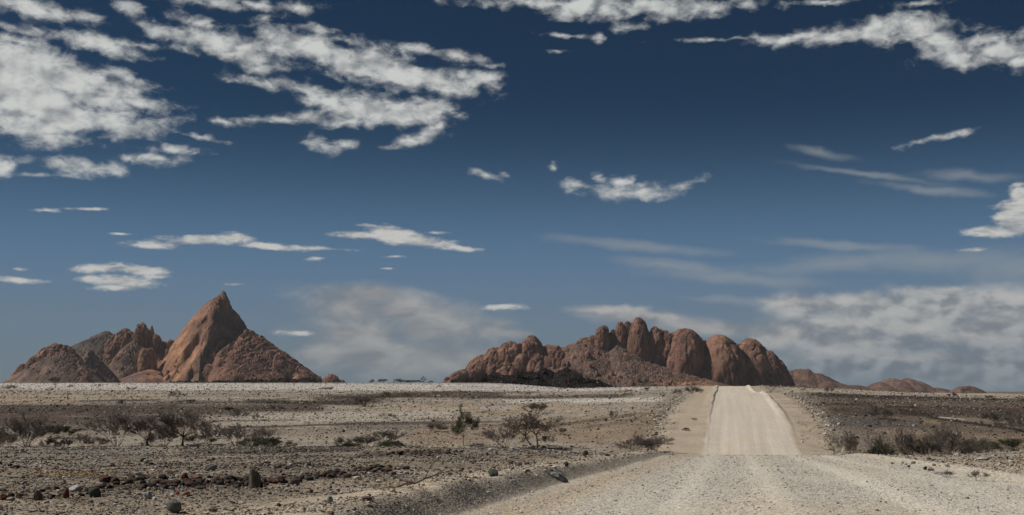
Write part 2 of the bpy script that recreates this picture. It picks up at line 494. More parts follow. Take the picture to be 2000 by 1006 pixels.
def mat_ground(name, fine):
    m, n, b = material(name)
    geo = n.n('ShaderNodeNewGeometry')
    P = geo.outputs['Position']

    def cells(scale, lo, hi):
        v = n.n('ShaderNodeTexVoronoi')
        n.put(v.inputs['Vector'], P)
        v.inputs['Scale'].default_value = scale
        s = n.n('ShaderNodeSeparateColor')
        n.link(v.outputs['Color'], s.inputs[0])
        return n.ss(s.outputs[0], 0.0, 1.0, lo, hi), s.outputs[1], v.outputs['Distance']
    a1, k1, d1 = cells(30.0 if fine else 22.0, 0.6, 1.34)
    a2, k2, d2 = cells(13.0 if fine else 6.0, 0.9, 1.1)
    a3, k3, d3 = cells(0.9, 0.92, 1.08)
    nz = n.noise(P, 0.22, 5.0, 0.6).outputs['Fac']
    nf = n.noise(P, 6.0, 4.0, 0.7).outputs['Fac']
    v = n.math('MULTIPLY', a1, a2)
    if not fine:
        v = n.math('MULTIPLY', v, a3)
    v = n.math('MULTIPLY', v, n.ss(nz, 0.3, 0.7, 0.97 if fine else 0.86, 1.03 if fine else 1.14))
    v = n.math('MULTIPLY', v, n.ss(nf, 0.3, 0.7, 0.92 if fine else 0.82, 1.06 if fine else 1.14))
    # scattered dark pebbles
    v = n.math('MULTIPLY', v, n.ss(k1, 0.0, 0.06 if fine else 0.12, 0.42, 1.0))
    c = n.vec('MULTIPLY', attr(n), (1, 1, 1))
    cc = n.vec('SCALE', c, scale=v)
    # warm and cool grains
    cc = n.mix(n.ss(k2, 0.2, 0.8), cc, n.vec('MULTIPLY', cc, (1.10, 1.0, 0.88)))
    n.link(cc, b.inputs['Base Color'])
    hgt = n.math('ADD', n.math('MULTIPLY', n.math('SUBTRACT', 0.5, d1), 0.5), n.math('ADD', n.math('MULTIPLY', nf, 0.8), n.math('MULTIPLY', n.math('SUBTRACT', 0.5, d2), 0.6)))
    bump(n, b, hgt, 0.55 if fine else 0.8, 0.035 if fine else 0.06)
    return m


def mat_rock(name, scale, strength, dist, var=0.35, tint=None, joints=0.55):
    m, n, b = material(name)
    geo = n.n('ShaderNodeNewGeometry')
    P = geo.outputs['Position']
    n1 = n.noise(P, scale, 8.0, 0.62).outputs['Fac']
    n2 = n.noise(n.vec('MULTIPLY', P, (1, 1, 0.22)), scale * 1.6, 5.0, 0.6).outputs['Fac']
    n3 = n.noise(P, scale * 9, 5.0, 0.7).outputs['Fac']
    v = n.math('MULTIPLY', n.ss(n1, 0.3, 0.7, 1 - var, 1 + var), n.ss(n2, 0.32, 0.68, 1 - var * 0.7, 1 + var * 0.6))
    v = n.math('MULTIPLY', v, n.ss(n3, 0.3, 0.7, 1 - var * 0.6, 1 + var * 0.5))
    base = attr(n) if tint is None else tuple(tint) + (1,)
    if tint is not None:
        rgb = n.n('ShaderNodeRGB')
        rgb.outputs[0].default_value = base
        base = rgb.outputs[0]
    cc = n.vec('SCALE', base, scale=v)
    cc = n.mix(n.ss(n2, 0.55, 0.75, 0.0, 0.35), cc, n.vec('MULTIPLY', cc, (0.72, 0.78, 0.86)))
    # joints: thin dark lines where the sheets of rock part
    jn = n.noise(n.vec('MULTIPLY', P, (1, 1, 0.55)), scale * 0.55, 3.0, 0.55, 0.6).outputs['Fac']
    jl = n.math('ABSOLUTE', n.math('SUBTRACT', jn, 0.5))
    jl = n.math('MINIMUM', jl, n.math('ABSOLUTE', n.math('SUBTRACT', n2, 0.56)))
    crack = n.ss(jl, 0.0, 0.012, joints, 1.0)
    cc = n.vec('SCALE', cc, scale=crack)
    n.link(cc, b.inputs['Base Color'])
    bump(n, b, n.math('ADD', n.math('ADD', n1, n.math('MULTIPLY', n3, 0.35)), n.math('MULTIPLY', crack, 0.35)), strength, dist)
    return m


def mat_stone():
    m, n, b = material('stone_surface')
    geo = n.n('ShaderNodeNewGeometry')
    oi = n.n('ShaderNodeObjectInfo')
    P = geo.outputs['Position']
    n1 = n.noise(P, 9.0, 6.0, 0.65).outputs['Fac']
    n2 = n.noise(P, 45.0, 4.0, 0.7).outputs['Fac']
    v = n.math('MULTIPLY', n.ss(n1, 0.3, 0.7, 0.6, 1.35), n.ss(n2, 0.3, 0.7, 0.75, 1.25))
    cc = n.vec('SCALE', oi.outputs['Color'], scale=v)
    n.link(cc, b.inputs['Base Color'])
    bump(n, b, n.math('ADD', n1, n.math('MULTIPLY', n2, 0.4)), 0.6, 0.03)
    return m


def mat_plain(name, c, var=0.4, scale=3.0, rough=0.9):
    m, n, b = material(name, rough)
    geo = n.n('ShaderNodeNewGeometry')
    n1 = n.noise(geo.outputs['Position'], scale, 4.0, 0.6).outputs['Fac']
    rgb = n.n('ShaderNodeRGB')
    rgb.outputs[0].default_value = tuple(c) + (1,)
    n.link(n.vec('SCALE', rgb.outputs[0], scale=n.ss(n1, 0.3, 0.7, 1 - var, 1 + var)), b.inputs['Base Color'])
    return m


M_GROUND = mat_ground('desert_ground', False)
M_ROAD = mat_ground('road_gravel', True)
M_PEBBLE, _n, _b = material('pebble_surface')
_n.link(attr(_n), _b.inputs['Base Color'])
M_STONE = mat_stone()
M_MOUNT = mat_rock('granite', 0.011, 0.9, 14.0)
M_DARKHILL = mat_rock('dark_dolerite', 0.12, 1.0, 2.0, 0.5)

# ------------------------------------------------------------------ colour of the land (albedo of the gravel that covers it)
WHITE, PALE, TAN, SAND = (.56, .54, .52), (.43, .395, .345), (.255, .22, .178), (.40, .325, .245)
BROWN, DARK, BLACK, GREYD = (.098, .074, .06), (.062, .047, .04), (.03, .024, .021), (.10, .093, .09)
BANDS = [  # x0, y0, x1, y1, half thickness, colour, strength
    (-300, 754, 1380, 757, 7, WHITE, .95), (-200, 770, 350, 771, 8, (.36, .31, .245), .8), (-100, 783, 160, 783, 5, (.34, .27, .19), .7),
    (300, 770, 640, 770, 6, (.31, .27, .235), .7), (-50, 793, 160, 791, 2.5, DARK, .8), (140, 784, 330, 781, 1.6, BLACK, .8), (150, 792, 250, 797, 2, DARK, .7),
    (-150, 818, 400, 808, 24, (.088, .067, .055), .95), (270, 802, 660, 799, 12, (.088, .067, .055), .95), (-100, 800, 300, 798, 8, (.07, .053, .043), .6), (100, 835, 420, 826, 8, (.12, .095, .078), .7), (330, 787, 480, 785, 3, DARK, .7), (450, 784, 740, 788, 4, BLACK, .85), (620, 776, 900, 770, 4.5, BROWN, .8),
    (600, 783, 760, 780, 8, DARK, .75), (740, 772, 1000, 771, 6, BROWN, .9), (640, 776, 800, 774, 2, DARK, .8), (880, 778, 1260, 772, 3.2, DARK, .75), (830, 765, 1060, 767, 1.2, DARK, .7),
    (960, 784, 1320, 780, 4, WHITE, .8), (640, 803, 1200, 794, 9, (.345, .29, .215), .7), (420, 817, 930, 809, 11, PALE, .85), (930, 798, 1010, 797, 4, (.36, .345, .345), .7), (940, 808, 1050, 806, 3, (.36, .29, .19), .8),
    (430, 835, 700, 829, 1.8, BLACK, .8), (640, 829, 1010, 823, 2.6, DARK, .85), (640, 836, 900, 832, 6, GREYD, .55), (380, 823, 600, 820, 1.1, DARK, .7), (-200, 848, 420, 838, 12, (.19, .16, .13), .5), (450, 845, 700, 842, 8, (.215, .18, .15), .6),
    (200, 865, 420, 862, 8, (.30, .27, .24), .6), (760, 855, 1330, 822, 20, (.245, .185, .13), .6), (880, 833, 1010, 831, 2, (.10, .075, .06), .6), (1060, 835, 1250, 808, 3, DARK, .55), (1130, 840, 1260, 815, 4, GREYD, .45), (1080, 858, 1290, 850, 12, (.27, .21, .15), .6),
    (-200, 885, 360, 884, 10, (.235, .215, .195), .7), (330, 884, 720, 876, 7, GREYD, .75), (560, 880, 720, 877, 4, DARK, .7), (690, 889, 900, 880, 6, DARK, .7), (850, 884, 1130, 873, 5, (.21, .195, .18), .7), (-100, 908, 250, 902, 9, (.25, .222, .19), .5), (160, 913, 500, 900, 1.5, DARK, .6),
    (60, 924, 230, 928, 7, (.28, .21, .13), .7), (-100, 972, 260, 960, 9, (.15, .12, .095), .5), (180, 950, 560, 940, 9, (.10, .08, .068), .7), (540, 935, 780, 917, 8, (.13, .105, .088), .6), (500, 920, 640, 912, 4, (.14, .115, .095), .6), (400, 1005, 900, 960, 18, (.315, .26, .195), .6), (850, 935, 1280, 893, 12, (.33, .265, .195), .6),
    (1450, 759, 2200, 781, 5, (.41, .365, .30), .9), (1540, 770, 2200, 789, 4, BLACK, .8), (1560, 783, 2200, 797, 9, (.135, .11, .09), .8), (1580, 790, 1720, 790, 4, DARK, .7), (1580, 805, 2100, 803, 9, (.082, .06, .049), .9), (1720, 793, 1800, 797, 2, BLACK, .8), (1750, 804, 1830, 812, 5, BLACK, .7),
    (1600, 822, 1830, 835, 12, (.105, .095, .097), .8), (1780, 817, 2060, 826, 4, (.23, .2, .17), .6), (1790, 812, 2060, 850, 2.5, BLACK, .9), (1830, 815, 1890, 821, 1.3, WHITE, .6), (1800, 824, 1840, 826, 3, (.30, .25, .13), .6), (1700, 846, 2100, 868, 12, (.235, .185, .14), .8), (1650, 860, 1750, 862, 12, (.22, .19, .165), .6),
    (1700, 900, 2100, 890, 14, (.29, .245, .19), .6), (1760, 918, 1930, 912, 6, (.30, .20, .125), .5), (1850, 885, 2000, 886, 5, (.35, .33, .31), .5), (1850, 935, 2100, 950, 10, (.33, .265, .195), .7),
]


def land_colour(X, Y, Z):
    px, py = project(X, np.maximum(Y, 4.0), Z)
    s = X - road_x(Y)
    wob = fbm(X / 14, Y / 22, 3.0, 4)
    wob2 = fbm(X / 45, Y / 60, 13.0, 4)
    t = 1 + 0.22 * fbm(X / 3, Y / 5, 21.0, 3)
    C = np.empty(X.shape + (3,))
    C[:] = TAN
    lf = sst(-s, 10, 20) * sst(Y, 100, 135)
    C = C * (1 - lf[..., None]) + np.array((.335, .298, .255)) * lf[..., None]
    rt = sst(s, 11, 17) * sst(Y, 90, 140)
    C = C * (1 - rt[..., None]) + np.array((.15, .12, .096)) * rt[..., None]
    for x0, y0, x1, y1, ht, c, k in BANDS:
        u = np.clip((px - x0) / (x1 - x0), -0.2, 1.2)
        yc = y0 + (y1 - y0) * u
        dy = np.abs(py + wob * 3.0 + wob2 * 2.0 - yc) / ht
        taper = sst(u, -0.02, 0.22) * (1 - sst(u, 0.78, 1.02))
        a = k * (1 - sst(dy, 0.55, 1.35)) * sst(taper + 0.5 * wob, 0.05, 0.6)
        C = C * (1 - a[..., None]) + np.array(c) * a[..., None]
    # graded shoulders and the pale spill beside the road
    e = 0.8 * fbm(X / 4, Y / 9, 31.0, 3)
    sh = (1 - sst(-s + e, 10.5, 13)) * (s < 0) * sst(Y, 100, 135) + (1 - sst(s + e, 8.5, 11.5)) * (s >= 0) * sst(Y, 100, 135) + (1 - sst(np.abs(s) + e, 7.0, 11.0)) * (1 - sst(Y, 85, 120))
    sh = np.clip(sh, 0, 1) * 0.9
    C = C * (1 - sh[..., None]) + np.array((.435, .378, .308)) * sh[..., None]
    C *= t[..., None]
    return C


# ------------------------------------------------------------------ ground: one sheet out to the horizon
def build_ground():
    az_ = np.concatenate([np.linspace(-180, -70, 23)[:-1], np.linspace(-70, -26, 60)[:-1], np.linspace(-26, 26, 680), np.linspace(26, 70, 60)[1:], np.linspace(70, 180, 23)[1:-1]])
    r_ = np.concatenate([np.array([0.3]), np.exp(np.linspace(math.log(3.0), math.log(14.0), 30))[:-1], np.exp(np.linspace(math.log(14.0), math.log(900.0), 640)), np.exp(np.linspace(math.log(900), math.log(13000), 44))[1:]])
    A, Rr = np.meshgrid(np.radians(az_), r_)
    X, Y = Rr * np.sin(A), Rr * np.cos(A)
    Z = height(X, Y)
    C = land_colour(X, Y, Z)
    s = X - road_x(Y)
    Z = Z - 0.16 * sst(s, -9.3, -8.3) * (1 - sst(s, 5.9, 6.6)) * (Y > 1.5) * (1 - sst(Y, 600, 640))
    V = np.stack([X, Y, Z], -1).reshape(-1, 3)
    o = mesh_np('ground', V, grid_faces(len(r_), len(az_), True)[:, ::-1], M_GROUND, C.reshape(-1, 3))
    tag(o, 'stony desert plain banded with white quartz gravel and dark gravel', 'ground', kind='structure')


def build_road():
    s_ = np.concatenate([np.linspace(-9.3, -7.2, 14)[:-1], np.linspace(-7.2, -4.2, 70)[:-1], np.linspace(-4.2, 4.2, 50)[:-1], np.linspace(4.2, 6.6, 50)])
    y_ = np.exp(np.linspace(math.log(2.0), math.log(640.0), 900))
    S, Y = np.meshgrid(s_, y_)
    X = S + road_x(Y)
    Z = height(X, Y)
    C = land_colour(X, Y, Z)
    e = 0.7 * fbm(X / 2, Y / 5, 41.0, 4)
    lim = -(berm_left_s(Y)) * (1 - sst(Y, 80, 110)) + 5.4 * sst(Y, 80, 110)
    inn = (1 - sst(-S + e, lim - .2, lim + .35)) * (1 - sst(S + e, 5.0, 5.9))
    near = 1 - sst(Y, 80, 120)
    base = np.array((.505, .485, .44)) * near[..., None] + np.array((.55, .512, .458)) * (1 - near[..., None])
    streak = 1 + 0.10 * perlin(S / 0.8, Y / 60, 3.0) + 0.10 * perlin(S / 0.3, Y / 45, 5.0) + 0.07 * fbm(S / 2.5, Y / 40, 7.0, 3)
    streak = streak * (1 + (0.06 + 0.07 * near) * sum(np.exp(-((S - c + 0.15 * perlin(Y / 12, c)) / 0.40) ** 2) for c in (-3.1, -1.4, 0.9, 2.6)))
    warm = sst(fbm(X / 3, Y / 12, 9.0, 3), 0.05, 0.4)[..., None] * 0.5
    base = base * (1 - warm) + base * np.array((1.02, .93, .82)) * warm
    # sandy run-out beside the windrow foot
    run = near * np.exp(-((S - berm_left_s(Y) - 0.7) / 0.7) ** 2) * 0.7
    base = base * (1 - run[..., None]) + np.array((.40, .325, .235)) * run[..., None]
    pale = near * np.exp(-((S - 4.6) / 0.6) ** 2) * 0.7
    base = base * (1 - pale[..., None]) + np.array((.53, .48, .40)) * pale[..., None]
    C = C * (1 - inn[..., None]) + base * streak[..., None] * inn[..., None]
    face = near * sst(-(S - berm_left_s(Y)), 0.0, .15) * (1 - sst(-(S - berm_left_s(Y)), .5, 1.0))  # shaded road side of the windrow, its shade deepened in the colour
    C = C * (1 - face[..., None]) + np.array((.335, .302, .258)) * face[..., None]
    V = np.stack([X, Y, Z], -1).reshape(-1, 3)
    o = mesh_np('road', V, grid_faces(len(y_), len(s_)), M_ROAD, C.reshape(-1, 3))
    tag(o, 'pale gravel road dipping away then climbing straight to the crest', 'road', kind='structure')


build_ground()
build_road()


# ------------------------------------------------------------------ mountains
class Build:
    def __init__(self):
        self.V, self.F, self.C, self.n = [], [], [], 0

    def add(self, V, Fc, C):
        self.V.append(V)
        self.F.append(Fc + self.n)
        self.C.append(C)
        self.n += len(V)

    def obj(self, name, mat, smooth=True):
        return mesh_np(name, np.concatenate(self.V), np.concatenate(self.F), mat, np.concatenate(self.C), smooth)


ORANGE, PINK, SCREE, GREYR = np.array((.345, .182, .108)), np.array((.268, .146, .102)), np.array((.145, .100, .080)), np.array((.125, .104, .094))


def heightfield(B, x0, x1, ya, yb, base_py, prims, nx, ny, rib=0.0, rough=1.0, colour=None, ribdir=0.45, sx=1.0, clefts=(), smooth=None, fine=0.0, ribw=26, ribmask=None):
    """Land between pixel columns x0..x1 and depths ya..yb; prims: cx, top_py, Y, wl, wr, wf, wb (px), p, m."""
    px = np.linspace(x0, x1, nx)
    Yg = np.linspace(ya, yb, ny)
    PX, Y = np.meshgrid(px, Yg)
    k = Yg.mean() / F
    X = (PX - 1000) * k
    zb = P3(1000, base_py, Yg.mean())[2]
    zz = np.full(PX.shape, -60.0 * k)      # the slopes run on down below the plain
    wx = PX + 5 * sx * fbm(PX / (26 * sx), Y / (60 * sx), 2.0, 4)
    wy = Y + 14 * sx * fbm(PX / (26 * sx), Y / (60 * sx), 12.0, 4)
    for cx, top, Y0, wl, wr, wf, wb, p, m in prims:
        kk = Y0 / F
        H = (P3(1000, top, Y0)[2] - zb)
        # keep the column as seen: a point at depth Y0 in column cx
        X0 = (cx - 1000) * kk
        dx = (wx - 1000) * k - X0
        dy = wy - Y0
        ax = np.abs(np.where(dx < 0, dx / (wl * kk), dx / (wr * kk)))
        ay = np.abs(np.where(dy < 0, dy / (wf * kk), dy / (wb * kk)))
        r = np.sqrt((ax ** m + ay ** m) ** (2 / m) + 0.0015)
        z = H * (1 - r ** p)
        zz = np.maximum(zz, z)
    hm = np.clip(zz / (60 * k), 0, 1)
    u = (X - ribdir * (Y - ya)) / (ribw * k) + 0.5 * fbm(X / (40 * k), Y / (60 * k), 33.0, 3)
    rb = np.abs(perlin(u, Y / (150 * k), 3.0)) * 2.6
    rb2 = np.abs(perlin(u * 2.3 + 7, Y / (90 * k), 8.0)) * 2.6
    sm = 1.0 if smooth is None else 1 - 0.85 * smooth(PX, zz / k)
    rm = ribmask(PX) if ribmask else 1.0
    zz = zz + rm * sm * hm * rib * k * (3.2 * rb + 1.6 * rb2 - 2.4)
    n1 = fbm(X / (30 * k), Y / (30 * k), 5.0, 5, 0.55)
    n2 = np.abs(fbm(X / (11 * k), Y / (11 * k), 9.0, 4, 0.6))
    n3 = np.abs(fbm(X / (4.5 * k), Y / (4.5 * k), 19.0, 3, 0.6))
    zz = zz + (0.3 + 0.7 * sm) * (0.15 + 0.85 * hm) * rough * k * (4.5 * n1 - 5.0 * n2 * sm - fine * 6.0 * (n3 - .2) * sm + 1.0)
    Z = np.maximum(zb + zz, -40.0)
    # rock steps: the side right of each line is set back, so that it lies in shade
    qx, qy = project(X, Y, Z)
    for (ax_, ay_), (bx_, by_), dep_, wd_ in clefts:
        L_ = math.hypot(bx_ - ax_, by_ - ay_)
        tx, ty = (bx_ - ax_) / L_, (by_ - ay_) / L_
        al = ((qx - ax_) * tx + (qy - ay_) * ty) / L_
        pd = (qx - ax_) * ty - (qy - ay_) * tx + 3 * n1
        Z = Z - dep_ * k * sst(pd, 0, 3.0) * (1 - sst(pd, 5, wd_)) * sst(al, -.08, .1) * (1 - sst(al, .9, 1.08))
    C = colour(PX, Y, zz / k, rb, n1, n2) if colour else np.broadcast_to(PINK, PX.shape + (3,))
    V = np.stack([X, Y, Z], -1).reshape(-1, 3)
    B.add(V, grid_faces(ny, nx), np.ascontiguousarray(C).reshape(-1, 3))
    qx, qy = project(X, Y, Z)

    def surf(px, py):
        ok = (np.abs(qx - px) < 2) & (qy <= py)
        return Y[ok].min() if ok.any() else None
    return surf


def dome(B, cx, top, base, hw, Y, n=2.3, e=None, depth=1.0, lean=0.0, amp=0.10, crack=0.05, seed=0.0, col=PINK, nu=150, nv=80, wl=None):
    """Granite dome: superellipse of revolution with weathered joints; lean = sideways shift (px) of the base."""
    k = Y / F
    base = 768 if base >= 750 else base      # feet stand in the plain
    x0, _, zt = P3(cx, top, Y)
    zbm = P3(cx, base, Y)[2]
    H = zt - zbm
    hwm = hw * k
    th = np.linspace(0, 2 * math.pi, nu, endpoint=False)
    ph = np.linspace(-0.16, math.pi / 2, nv)
    T, Pp = np.meshgrid(th, ph)
    ee = 2.0 / n
    e2 = ee if e is None else e
    r = np.abs(np.cos(Pp)) ** ee
    t = np.sign(np.sin(Pp)) * np.abs(np.sin(Pp)) ** e2
    cx_, sy_ = np.cos(T), np.sin(T)
    ux, uy, uz = cx_ * r, sy_ * r, t * H / hwm
    q = 1 + amp * 1.6 * fbm(ux * 1.1 + seed, uy * 1.1, uz * 0.8 + seed, 4) + amp * 0.45 * fbm(ux * 5 + seed, uy * 5, uz * 3.2, 4, 0.6)
    # steep joints running down the dome
    c1 = np.abs(perlin(ux * 1.9 + seed * 3, uy * 1.9 + 5, uz * 0.30 + seed))
    c2 = np.abs(perlin(ux * 1.0 + 9, uy * 1.0 + seed, uz * 1.25 + seed * 2))
    q = q - crack * (1 - sst(c1, 0.0, 0.09)) - crack * 0.7 * (1 - sst(c2, 0.0, 0.05))
    X = x0 + hwm * cx_ * r * q + lean * k * (1 - t)
    Yy = Y + hwm * depth * sy_ * r * q
    Z = zbm + H * t * (0.4 + 0.6 * q) / (0.4 + 0.6 * q[-1:].mean())
    V = np.stack([X, Yy, Z], -1).reshape(-1, 3)
    stain = sst(fbm(ux * 4.2 + seed, uy * 4.2, uz * 0.35, 4), 0.02, 0.36)[..., None]
    cl = (1 - sst(np.minimum(c1 * 1.4, c2 * 2), 0.0, 0.09))[..., None] * 0.4
    C = np.array(col) * (1 + 0.25 * fbm(ux * 2, uy * 2, uz + seed, 3))[..., None]
    C = C * (1 - stain * np.array((.42, .38, .33))) * (1 - cl)
    C = C.reshape(-1, 3)
    B.add(V, grid_faces(nv, nu, True), C)


def c_left(PX, Y, h, rb, n1, n2):
    C = np.empty(PX.shape + (3,))
    C[:] = SCREE * 1.15
    rs_ = sst(PX + 30 * n1, 415, 450)[..., None]
    C = C * (1 - rs_) + PINK * (.74 + .22 * sst(n2, .1, .35)[..., None]) * rs_
    slab = sst(-PX + 40 * n1, -442, -405) * sst(PX, 312, 330) * sst(h, 2, 14)
    C = C * (1 - slab[..., None]) + ORANGE * slab[..., None]
    horn = (1 - sst(np.abs(PX - 440), 45, 65)) * sst(h, 75, 100) * 0.8
    C = C * (1 - horn[..., None]) + PINK * 0.92 * horn[..., None]
    rib = sst(PX, 470, 520) * sst(rb, 0.3, 0.9) * 0.6
    C = C * (1 - rib[..., None]) + PINK * rib[..., None]
    mid = (1 - sst(np.abs(PX - 275), 45, 70)) * sst(n1 - 0.06, -0.1, 0.2) * 0.65
    C = C * (1 - mid[..., None]) + PINK * .9 * mid[..., None]
    lo = (1 - sst(PX + h * .4, 110, 160)) * sst(n1 + 0.012 * (h - 12), -0.1, 0.12) * 0.8
    C = C * (1 - lo[..., None]) + np.array((.30, .185, .13)) * lo[..., None]
    back = sst(Y, 8350, 8500) * (PX < 260)
    C = C * (1 - back[..., None]) + GREYR * 0.9 * back[..., None]
    return C * (1 + 0.3 * n1 - 0.25 * n2)[..., None]


def left_slab(PX, h):
    return sst(PX, 318, 330) * (1 - sst(PX, 405, 425)) * sst(h, 2, 12)


B = Build()
surf = heightfield(B, -10, 690, 7050, 9000, 752, [
    (436, 573, 8000, 62, 112, 150, 150, 1.12, 1.1),      # horn
    (430, 577, 8010, 134, 70, 165, 170, 1.50, 1.55),      # left slab
    (482, 639, 7960, 170, 166, 210, 170, 1.0, 1.3),       # right ridge
    (455, 650, 7900, 110, 180, 190, 170, 1.0, 1.35),
    (386, 692, 7690, 72, 24, 90, 120, 1.4, 1.7),          # lower slab, steep on its right
    (125, 681, 7500, 116, 104, 120, 160, 1.15, 1.7),      # front hill: scree under a cap of outcrops
    (178, 681, 7560, 42, 66, 70, 80, 1.05, 1.2),          # small pyramid beside it
    (212, 646, 8650, 190, 110, 140, 90, 1.15, 1.7),       # grey hill behind
    (272, 655, 8050, 74, 84, 130, 120, 1.5, 1.6),         # lumpy middle block
    (330, 668, 8100, 60, 60, 90, 90, 1.5, 1.8),
    (300, 722, 7700, 80, 60, 80, 90, 1.3, 1.8),
    (545, 688, 7840, 50, 70, 110, 90, 1.1, 1.4),
    (505, 668, 7880, 40, 50, 120, 90, 1.1, 1.4),
    (590, 718, 7800, 40, 50, 80, 90, 1.1, 1.4),
], 1150, 520, rib=0.8, rough=1.05, colour=c_left, smooth=left_slab, fine=1.5, ribw=18, ribmask=lambda q: 0.18 + 0.82 * sst(q, 425, 460), clefts=[
    ((390, 645), (338, 708), 20, 34), ((414, 640), (396, 688), 14, 26), ((428, 588), (425, 655), 14, 46), ((404, 614), (384, 634), 8, 16), ((392, 690), (388, 742), 18, 40), ((350, 712), (330, 742), 5, 14),
])
for cx, top, base, hw, dy, col in ((113, 671, 716, 30, 0, .9), (92, 681, 722, 24, -20, 1.05), (72, 693, 730, 22, -40, 1.05), (133, 675, 722, 20, 10, .75), (50, 712, 742, 20, -60, 1.0), (148, 690, 728, 16, 0, .7), (100, 700, 735, 22, -90, .9),
                                   (318, 667, 712, 17, 480, .95), (335, 666, 716, 15, 500, 1.0), (308, 659, 706, 12, 470, .9), (258, 648, 700, 16, 480, .95), (226, 655, 700, 18, 520, .8)):
    dome(B, cx, top, base, hw, 7500 + dy, 2.0, seed=cx * .37, crack=.12, amp=.22, lean=-4, col=PINK * col)
lk = random.Random(8)
for i in range(120):
    cx = lk.choice((lk.uniform(430, 625), lk.uniform(430, 625), lk.uniform(225, 330), lk.uniform(30, 225)))
    crest = np.interp(cx, [30, 110, 150, 225, 276, 330, 430, 470, 490, 550, 640], [728, 678, 694, 668, 650, 672, 655, 640, 650, 687, 746])
    py = crest + (752 - crest) * lk.uniform(.03, .95)
    ys_ = surf(cx, py)
    if ys_ is None:
        continue
    hw_ = lk.uniform(2.5, 7.0)
    right = cx > 425
    dome(B, cx, py - hw_ * .7, py + hw_ * (4.5 if right else 2.2), hw_, ys_ + hw_ * 1.2, 2.1, depth=1.1, lean=-hw_ * lk.uniform(.8, 2.2) if right else lk.uniform(-3, 2), crack=.12, amp=.25, seed=500 + i * 1.9,
         col=PINK * lk.uniform(.62, 1.0), nu=40, nv=26)
dome(B, 436.5, 568.5, 615, 15, 8000, 1.7, seed=12.8, crack=.06, amp=.16, col=PINK)
dome(B, 410, 712, 756, 22, 7560, 2.3, seed=8.8, crack=.06, amp=.12, col=PINK)
dome(B, 446, 726, 756, 16, 7560, 2.3, seed=9.8, crack=.06, amp=.12, col=PINK)
dome(B, 448, 676, 700, 10, 7700, 2.3, seed=10.8, crack=.06, amp=.15, col=PINK)
dome(B, 243, 645, 700, 24, 7990, 2.6, seed=1.1, crack=.10, amp=.2)
dome(B, 228, 662, 705, 20, 7960, 2.4, seed=7.1, crack=.10, amp=.2)
dome(B, 276, 632, 692, 18, 7980, 2.8, seed=2.3, crack=.12, amp=.2)
dome(B, 296, 636, 680, 6.5, 7990, 2.2, seed=3.7, amp=.25)
dome(B, 304, 652, 700, 13, 7970, 2.2, seed=4.7, amp=.22)
dome(B, 288, 681, 722, 18, 7800, 3.4, depth=1.2, seed=5.2, crack=.06, amp=.12, col=ORANGE * .82)
dome(B, 648, 730, 752, 22, 7900, 2.0, seed=6.4, crack=.10, amp=.2, nu=90, nv=50)
dome(B, 668, 741, 754, 10, 7900, 2.0, seed=6.9, crack=.10, amp=.2, nu=60, nv=40)
o = B.obj('mountain', M_MOUNT)
tag(o, 'pointed red granite peak with long right ridge and lower rounded hills', 'mountain', kind='structure')


def c_talus(PX, Y, h, rb, n1, n2):
    C = np.empty(PX.shape + (3,))
    C[:] = np.array((.170, .104, .079))
    g_ = sst(fbm(PX / 22, Y / 90, 44.0, 4), 0.02, 0.3)
    C = C * (1 - 0.6 * g_[..., None]) + np.array((.105, .095, .08)) * 0.6 * g_[..., None]
    left = (1 - sst(PX, 1030, 1110)) * 0.8
    C = C * (1 - left[..., None]) + PINK * left[..., None]
    foot = sst(PX, 1240, 1280) * (1 - sst(PX, 1350, 1390)) * (1 - sst(h, 8, 16)) * 0.9
    C = C * (1 - foot[..., None]) + ORANGE * 0.9 * foot[..., None]
    sp = perlin(PX / 1.7, Y / 11.0, 5.0)
    C = C * (1 + 0.9 * sst(sp, .15, .5) - 0.62 * sst(-sp, .12, .4))[..., None]
    return C * (1 + 0.35 * n1 - 0.5 * n2)[..., None]


def ridge_field(B, pts, ya, yb, yc, base_py, nx, ny, colour, rough=1.0):
    """Scree apron under a ridge whose crest (depth yc) follows pixel points."""
    xs = np.array([p[0] for p in pts], float)
    ys = np.array([p[1] for p in pts], float)
    PX, Y = np.meshgrid(np.linspace(xs[0], xs[-1], nx), np.linspace(ya, yb, ny))
    k = yc / F
    X = (PX - 1000) * k
    zb = P3(1000, base_py, yc)[2]
    top = np.interp(PX + 4 * fbm(PX / 30, Y / 80, 1.0, 3), xs, ys)
    H = (base_py - top) * k
    d = np.where(Y < yc, (yc - Y) / (yc - ya), (Y - yc) / (yb - yc))
    zz = (H + 13 * k) * (1 - d ** 1.25) - 13 * k
    n1 = fbm(X / (24 * k), Y / (24 * k), 5.0, 5, 0.6)
    n2 = np.abs(fbm(X / (7 * k), Y / (7 * k), 9.0, 4, 0.65))
    n3 = np.abs(fbm(X / (3.2 * k), Y / (3.2 * k), 29.0, 3, 0.6))
    zz = zz + rough * k * (7 * n1 - 7 * n2 - 5 * n3 + 2.4) * np.clip(H / (40 * k), 0.15, 1)
    n2 = n2 + 0.6 * (n3 - .15)
    C = colour(PX, Y, zz / k, None, n1, n2)
    B.add(np.stack([X, Y, zb + zz], -1).reshape(-1, 3), grid_faces(ny, nx), C.reshape(-1, 3))


